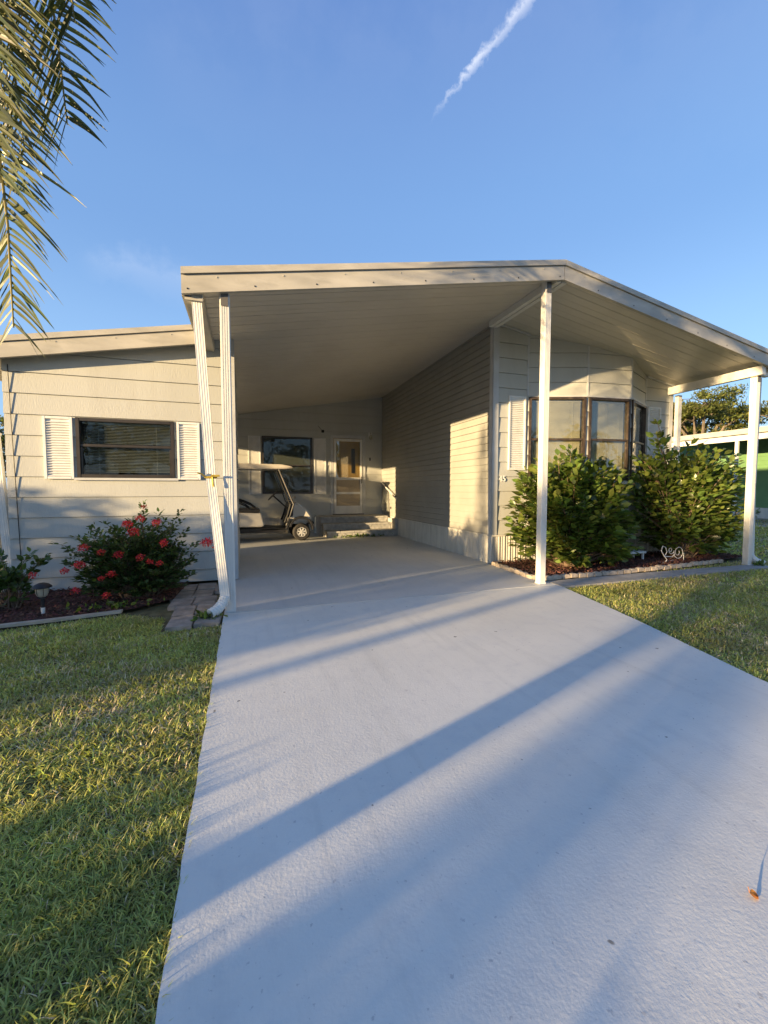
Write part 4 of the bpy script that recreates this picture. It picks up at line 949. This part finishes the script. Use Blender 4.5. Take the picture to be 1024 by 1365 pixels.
tree('spreading_tree', 'darker tree farther back beyond the green home on the right', (c.x, c.y, 0), 6, ((c.x, c.y, c.z-.2), (2.6, 2.6, 1.2)), 9000, .2, M['treeleaf'], seed=9, lumps=10, trunk=.3)
c = ray_at(905, 575, 40)
tree('spreading_tree', 'low tree behind the home seen just right of its corner', (c.x, c.y, 0), 6, ((c.x, c.y, c.z), (3.5, 3.5, 1.9)), 12000, .2, M['treeleaf'], seed=12, lumps=10, trunk=.3)
# low trees that close the horizon on both sides, and the far side of the street behind the viewer
for i, (x, y, h) in enumerate([(46, 40, 6), (52, 30, 7), (50, 20, 6), (-18, 40, 7), (-26, 34, 8), (-10, 46, 7), (55, 8, 7), (8, 60, 7), (30, 58, 8)]):
    tree('background_tree', 'distant tree beyond the homes, '+('right of the driveway behind the green home', 'the tallest on the right', 'the middle one on the right', 'leftmost of the row', 'the tall one left of the home', 'nearest to the left roof end', 'rightmost of the row', 'hidden straight behind the carport', 'behind the broad spreading tree')[i], (x, y, 0), h, ((x, y, h*.62), (3.6, 3.6, h*.4)), 4500, .3, M['treeleaf'], 'distant trees beyond the homes', seed=30+i)
for i, (x, y, h) in enumerate([(-9, -24, 8), (-2, -27, 9), (5, -25, 7), (12, -28, 9), (20, -26, 8), (-17, -30, 9), (28, -30, 9), (38, -24, 8)]):
    tree('street_tree', 'tree across the street behind the viewer, '+('first', 'second', 'third', 'fourth', 'fifth', 'sixth', 'seventh', 'eighth')[i]+' of the row', (x, y, 0), h, ((x, y, h*.6), (3.4, 3.0, h*.42)), 3500, .3, M['treeleaf'], 'trees across the street', seed=60+i)

# ---- unseen plants placed and shaped to shade driveway and walls; s is the sideways coordinate y-.38x that a shadow keeps
def sp_(x, s): return (x, s+SLOPE*x)
def cypress(x, s, w, h, n, label, seed, leaf=.1):
    X, Y = sp_(x, s); root = empty('blocker_tree', (X, Y, 0), label, 'tree'); tk = MB(); tk.tube([(X, Y, 0), (X+.03, Y, h*.5), (X, Y, h*.95)], [.09, .06, .02], 8); tk.build('trunk', M['bark'], root, True)
    t = rng.uniform(.02, 1, n); a = rng.uniform(0, 6.283, n); r = w*np.sin(np.pi*(t*.86+.14))**.45*rng.uniform(.1, 1, n)**.5*(1+.12*np.sin(a*3+t*14))
    pos = np.stack([X+r*np.cos(a), Y+r*np.sin(a), t*h], 1); d = rdirs(n, .6); scatter('crown', LEAF_SMALL, pos, frames(d, rdirs(n, .2)), leaf*rng.uniform(.6, 1.3, n), M['treeleaf'], root)
cypress(-21, .92, .40, 7.0, 9000, 'unseen slender tree left of the view, placed to shade the driveway', 1)  # unseen sun blocker, gives the soft strip of shade on the driveway
cypress(-21, 5.42, .34, 5.6, 1300, 'unseen thin airy tree left of the view, added to dapple the inner wall', 2)  # added out of view only to break up the sun patch on the wall
def hedge(x, s0, s1, hs, label, seed, dens=1600, leaf=.09, depth=.55):
    """unseen clipped hedge placed across the sunlight for its shade, hs = heights along it"""
    root_xy = sp_(x, (s0+s1)/2); root = empty('hedge', (*root_xy, 0), label, 'hedge'); n = int(dens*(s1-s0)*max(hs)*depth*2)
    u = rng.uniform(0, 1, n); hh = np.interp(u, np.linspace(0, 1, len(hs)), hs)*(1+.07*noise2(u*9, u*3, 2, seed)); s = s0+(s1-s0)*u
    X = x+rng.uniform(-depth, depth, n); z = hh*rng.uniform(0.02, 1, n)
    pos = np.stack([X, s+SLOPE*x+rng.normal(0, .03, n), z], 1); scatter('leaves', LEAF_TUFT, pos, frames(rdirs(n, .5), rdirs(n, .4)), leaf*rng.uniform(.6, 1.3, n), M['ixleaf'], root)
    tk = MB()
    for i in range(7): q = (i+.5)/7; yy = s0+(s1-s0)*q+SLOPE*x; tk.tube([(x, yy, 0), (x+.05, yy+.05, np.interp(q, np.linspace(0, 1, len(hs)), hs)*.8)], [.03, .012], 6)
    tk.build('stems', M['bark'], root)
hedge(-12, 3.75, 5.15, [1.7, 2.05, 2.0, 1.8], 'unseen leafy hedge left of the view, placed to shade the lawn and upper driveway', 3)  # unseen, height set so its shadow covers lawn and carport mouth
hedge(-12.6, 5.3, 9.2, [2.65, 2.75, 2.5, 2.35, 2.55, 2.7, 2.5], 'unseen taller hedge left of the view, placed to shade the lower walls', 4)  # unseen, heights set to keep sun off the lower walls
hedge(-12.2, 11.25, 14.5, [3.55, 3.6, 3.5, 3.6], 'unseen tallest hedge left of the view, added to shade the carport back wall', 6)  # added out of view, keeps the back wall shaded below the sun strip

def border(x, s0, s1, hs, label, seed, dens=2600):
    n = int(dens*(s1-s0)*1.0); u = rng.uniform(0, 1, n); hh = np.interp(u, np.linspace(0, 1, len(hs)), hs)*(1+.12*noise2(u*22, u*5, 2, seed))
    z = hh*rng.uniform(.02, 1, n)**.8; X = x+rng.uniform(-.3, .3, n); s = s0+(s1-s0)*u+rng.normal(0, .02, n)
    root = empty('blocker_plants', (*sp_(x, (s0+s1)/2), 0), label, 'plants')
    scatter('leaves', LEAF_SMALL, np.stack([X, s+SLOPE*X, z], 1), frames(rdirs(n, 1.2), rdirs(n, .2)), .085*rng.uniform(.6, 1.4, n), M['leaf'], root)
border(-5.3, -1.8, 1.42, [.62, .66, .60, .64, .62, .58], 'unseen low leafy plants in front of the palm, placed to shade the driveway edge', 8)  # unseen, height set so the shadow ends just inside the driveway
border(-5.5, 1.8, 2.4, [.50, .53, .50], 'unseen leafy plants behind the palm, placed to shade the lawn', 9)  # unseen, kept low so only the lawn is shaded
def flat_tree(x, s0, s1, zb, zt, label, n, seed):
    """unseen wide low tree on a clear stem: foliage only between zb and zt, set by its shade"""
    X, Y = sp_(x, (s0+s1)/2); root = empty('blocker_canopy', (X, Y, 0), label, 'tree'); tk = MB(); tk.tube([(X, Y, 0), (X+.05, Y+.03, zb*.6), (X, Y, zb)], [.11, .09, .07], 8)
    for i in range(8):
        q = (i+.5)/8; yy = s0+(s1-s0)*q+SLOPE*x; tk.tube([(X, Y, zb*.8), (x+.1, (Y+yy)/2, zb+.1), (x+random.uniform(-.3, .3), yy, (zb+zt)/2)], [.05, .035, .012], 5)
    tk.build('trunk', M['bark'], root, True)
    cs = np.stack([rng.uniform(-.9, .9, 46), rng.uniform(s0, s1, 46), rng.uniform(zb+.15, zt-.1, 46)], 1); i = rng.integers(0, 46, n); d = rng.normal(size=(n, 3))*np.array([.25, .16, .17])
    p = cs[i]+d; pos = np.stack([x+p[:, 0], p[:, 1]+SLOPE*x, p[:, 2]], 1); scatter('crown', LEAF_SMALL, pos, frames(rdirs(n, .1), rdirs(n, .7)), .1*rng.uniform(.6, 1.4, n), M['treeleaf'], root)
flat_tree(-20, .7, 2.5, 3.16, 4.3, 'unseen wide low tree left of the view, shaped to shade the right lawn', 5200, 1)  # unseen, crown height chosen so shade starts past the driveway
flat_tree(-20.5, 2.5, 3.9, 3.5, 4.3, 'second unseen wide low tree left of the view, shaped to shade lawn and shrub feet', 2600, 2)  # unseen, higher crown shades the lawn and lower shrubs farther right
# palm whose trunk throws the band of shade across the driveway ------
def frond(root, start, ctrl, end, leaf_len, nl=70, seed=0, skip=.14, droop=.22):
    rr = random.Random(seed); a, b, c, d = Vector(start), Vector(ctrl[0]), Vector(ctrl[1]), Vector(end)
    bz = lambda t: a*(1-t)**3+b*3*t*(1-t)**2+c*3*t*t*(1-t)+d*t**3
    mb = MB(); N = 26; pts = [bz(i/N) for i in range(N+1)]; mb.tube(pts, [.03*(1-i/N)**.8+.0035 for i in range(N+1)], 7)
    f = mb.build('frond', M['rachis'], root, True)
    lm = MB(); vs = []; fs = []
    for side in (-1, 1):
        for i in range(nl):
            t = skip+(1-skip)*(i+rr.random()*.5)/nl; p = bz(t); tan = (bz(min(1, t+.01))-bz(t-.01)).normalized()
            up = Vector((0, 0, 1)); sd = tan.cross(Vector((-.4, -.5, .75))).normalized()*side
            L = leaf_len*(math.sin(math.pi*(t*.80+.15))**.55)*rr.uniform(.8, 1.15); fwd = .36+.5*t+rr.uniform(-.12, .12)
            d0 = (sd*rr.uniform(.9, 1.2)+tan*fwd+Vector((rr.uniform(-.22, .22), rr.uniform(-.22, .22), rr.uniform(-.05, .12)))).normalized(); w = .0105*rr.uniform(.8, 1.2)
            wd = d0.cross(tan.cross(d0)).normalized(); wd = (wd+Vector((rr.uniform(-.6, .6), rr.uniform(-.6, .6), rr.uniform(-.6, .6)))).normalized()
            q = p; dd = d0.copy(); n0 = len(vs); K = 6
            for k in range(K+1):
                u = k/K; ww = w*(1-u)**.7*min(1, .5+u*3)+.0006
                nn = dd.cross(wd).normalized()
                vs += [(q-wd*ww)[:], (q+nn*ww*.35)[:], (q+wd*ww)[:]]
                q = q+dd*L/K; dd = (dd+Vector((0, 0, -droop/K*(1.2+u)))).normalized(); wd = (wd-dd*wd.dot(dd)).normalized()
            for k in range(K):
                for e in (0, 1): j = n0+3*k+e; fs.append((j, j+1, j+4, j+3))
    o = link_mesh('leaflets', vs, fs, M['palmleaf'], f); return f
PX, PY = -4.3, 1.625-.38*4.3
palm = empty('palm_tree', (PX, PY, 0), 'palm whose long drooping frond hangs into the upper left of the view', 'palm')
mb = MB(); rad = []; path = []
for i in range(60): t = i/59; path.append((PX+.02*math.sin(t*5), PY+.015*math.sin(t*4), t*4.9)); rad.append(.112+.03*max(0, .1-t)*5+(.004 if i % 2 else 0))
mb.tube(path, rad, 16); mb.build('trunk', M['bark'], palm, True)
top = (PX, PY, 4.9)
frond(palm, top, ((-3.2, .9, 6.6), (-1.02, 2.66, 6.6)), (-1.08, 2.60, 2.2), .86, 330, 1)
frond(palm, top, ((-3.2, .6, 6.6), (-1.02, 2.35, 6.8)), (-1.04, 2.45, 2.8), .84, 280, 2)
frond(palm, top, ((-3.2, .5, 6.8), (-.95, 2.5, 7.2)), (-.85, 2.7, 3.3), .84, 260, 3)
frond(palm, top, ((-3.1, .6, 6.7), (-1.1, 2.3, 7.0)), (-1.0, 2.6, 3.05), .86, 260, 5)
frond(palm, top, ((-3.0, .7, 6.9), (-.95, 2.4, 7.3)), (-.74, 2.5, 3.65), .84, 240, 6)
frond(palm, top, ((-3.6, 1.2, 6.6), (-1.5, 3.1, 7.2)), (-1.35, 3.3, 3.6), .78, 220, 4)
for k in range(9):
    a = 2.2+k*.5; r = 2.6+.3*math.sin(k*3); e = (PX+r*math.cos(a), PY+r*math.sin(a), 4.0+.6*math.sin(k*2.1)); frond(palm, top, ((PX+.9*math.cos(a), PY+.9*math.sin(a), 6.2), (PX+.9*r*math.cos(a), PY+.9*r*math.sin(a), 6.0)), e, .6, 40, 10+k)

# ------------------------------------------------------------------ green home on the right
gh = empty('green_home', (23, 12, 0), 'green sided neighbouring home with white roof edge and white carport post', 'house')
XG = 23.0
mb = MB(); lap_wall(mb, (XG, 19), (XG, 4), .5, lambda x: 3.9, .2, .014, holes=[(2.0, 3.4, 1.7, 2.9)]); mb.build('front_wall', M['green'], gh)
mb = MB(); mb.box(XG+.06, XG+9, 4.05, 18.95, 0, 3.88); mb.build('house_body', M['green'], gh)
mb = MB(); mb.box(XG-.03, XG+.05, 4, 19, 0, .5); mb.build('skirting', M['skirt'], gh)
window(gh, (XG, 19), Vector((0, -1, 0)), Vector((-1, 0, 0)), 2.0, 3.4, 1.7, 2.9, M['white'], M['glass'], M['blind'])
mb = MB(); mb.box(19.9, 20.0, 3.5, 16.6, 3.42, 3.66); mb.build('carport_beam', M['white'], gh)
mb = MB(); mb.prism([(19.7, 3.5, 3.67), (19.7, 16.9, 3.67), (19.7, 16.9, 3.9), (19.7, 3.5, 3.86)], (.12, 0, 0)); mb.build('fascia', M['fascia'], gh)
mb = MB(); mb.prism([(19.83, 3.5, 3.70), (28, 3.5, 4.5), (28, 3.5, 4.65), (19.83, 3.5, 3.84)], (0, 13.4, 0)); mb.build('roof', M['roofgrey'], gh)
for y_ in (12.35, 7.2, 16.3):
    mb = MB(); mb.box(19.9, 20.01, y_-.055, y_+.055, 0, 3.42, .006)
    for q in (-.03, .03): mb.box(19.89, 19.9, y_+q-.012, y_+q+.012, .02, 3.4)
    mb.build('post', M['white'], gh)
mb = MB(); mb.prism([(x, y, -.05) for x, y in [(18.2, 5), (22.9, 5), (22.9, 14), (18.2, 14)]], (0, 0, .045)); tag(mb.build('neighbour_driveway', M['walk']), kind='structure')
# dark car in its carport, nose to the left as seen from the street
car = empty('parked_car', (20.6, 9.6, 0), 'dark car parked under the carport of the green home', 'car')
CXc, YN = 21.2, 11.35                       # lengthwise along Y, nose towards +Y
prof = [(YN, .32), (YN+.02, .55), (YN-.08, .72), (YN-.9, .88), (YN-1.15, .95), (YN-1.75, 1.4), (YN-2.1, 1.47), (YN-3.1, 1.45), (YN-3.8, 1.05), (YN-4.3, .98), (YN-4.4, .5), (YN-4.3, .3)]
bm = bmesh.new(); vs = [bm.verts.new((CXc-.86, y, z)) for y, z in prof]; f = bm.faces.new(vs); r = bmesh.ops.extrude_face_region(bm, geom=[f]); bmesh.ops.translate(bm, vec=(1.72, 0, 0), verts=[v for v in r['geom'] if isinstance(v, bmesh.types.BMVert)])
for v in bm.verts:
    if v.co.z > 1.2: v.co.x = CXc+(v.co.x-CXc)*.78
bmesh.ops.recalc_face_normals(bm, faces=bm.faces); bmesh.ops.bevel(bm, geom=bm.edges[:], offset=.06, segments=3, affect='EDGES'); MB().bm(bm).build('body', M['carpaint'], car, True)
for s in (-1, 1):
    mb = MB(); mb.prism([(CXc+s*.80, YN-1.3, .98), (CXc+s*.70, YN-1.82, 1.36), (CXc+s*.70, YN-3.0, 1.36), (CXc+s*.80, YN-3.55, 1.02)], (s*.035, 0, 0)); mb.build('side_window', M['black'], car)
    for q in (.78, 3.45):
        mb = MB(); mb.lathe([(.2, -.1), (.3, -.1), (.33, -.06), (.33, .06), (.3, .1), (.2, .1)], (CXc+s*.82, YN-q, .33), 28, 'X', False); w_ = mb.build('wheel', M['rubber'], car, True)
        mb = MB(); mb.lathe([(.001, s*.06), (.06, s*.09), (.15, s*.06), (.205, s*.1), (.205, -s*.05)], (CXc+s*.82, YN-q, .33), 20, 'X'); mb.build('rim', M['chrome'], w_, True)
    mb = MB(); mb.obox((CXc+s*.62, YN-.03, .62), (1, 0, 0), (0, 1, 0), (0, 0, 1), .16, .05, .06, .02); mb.build('headlight', M['lampglass'], car)
mb = MB(); mb.prism([(CXc-.66, YN-1.2, .99), (CXc+.66, YN-1.2, .99), (CXc+.58, YN-1.72, 1.37), (CXc-.58, YN-1.72, 1.37)], (0, .03, .03)); mb.build('windscreen', M['black'], car)
# low plants by the green home
bush('low_shrub', 'low round green plant beside the dark parked car', 'shrub', (20.0, 11.9, 0), blob_tips(40, (20.0, 11.9, .35), (.5, .5, .35), .2, .05, .5, 6), M['leaf'], .12, 8, LEAF_SMALL, .012, .05)
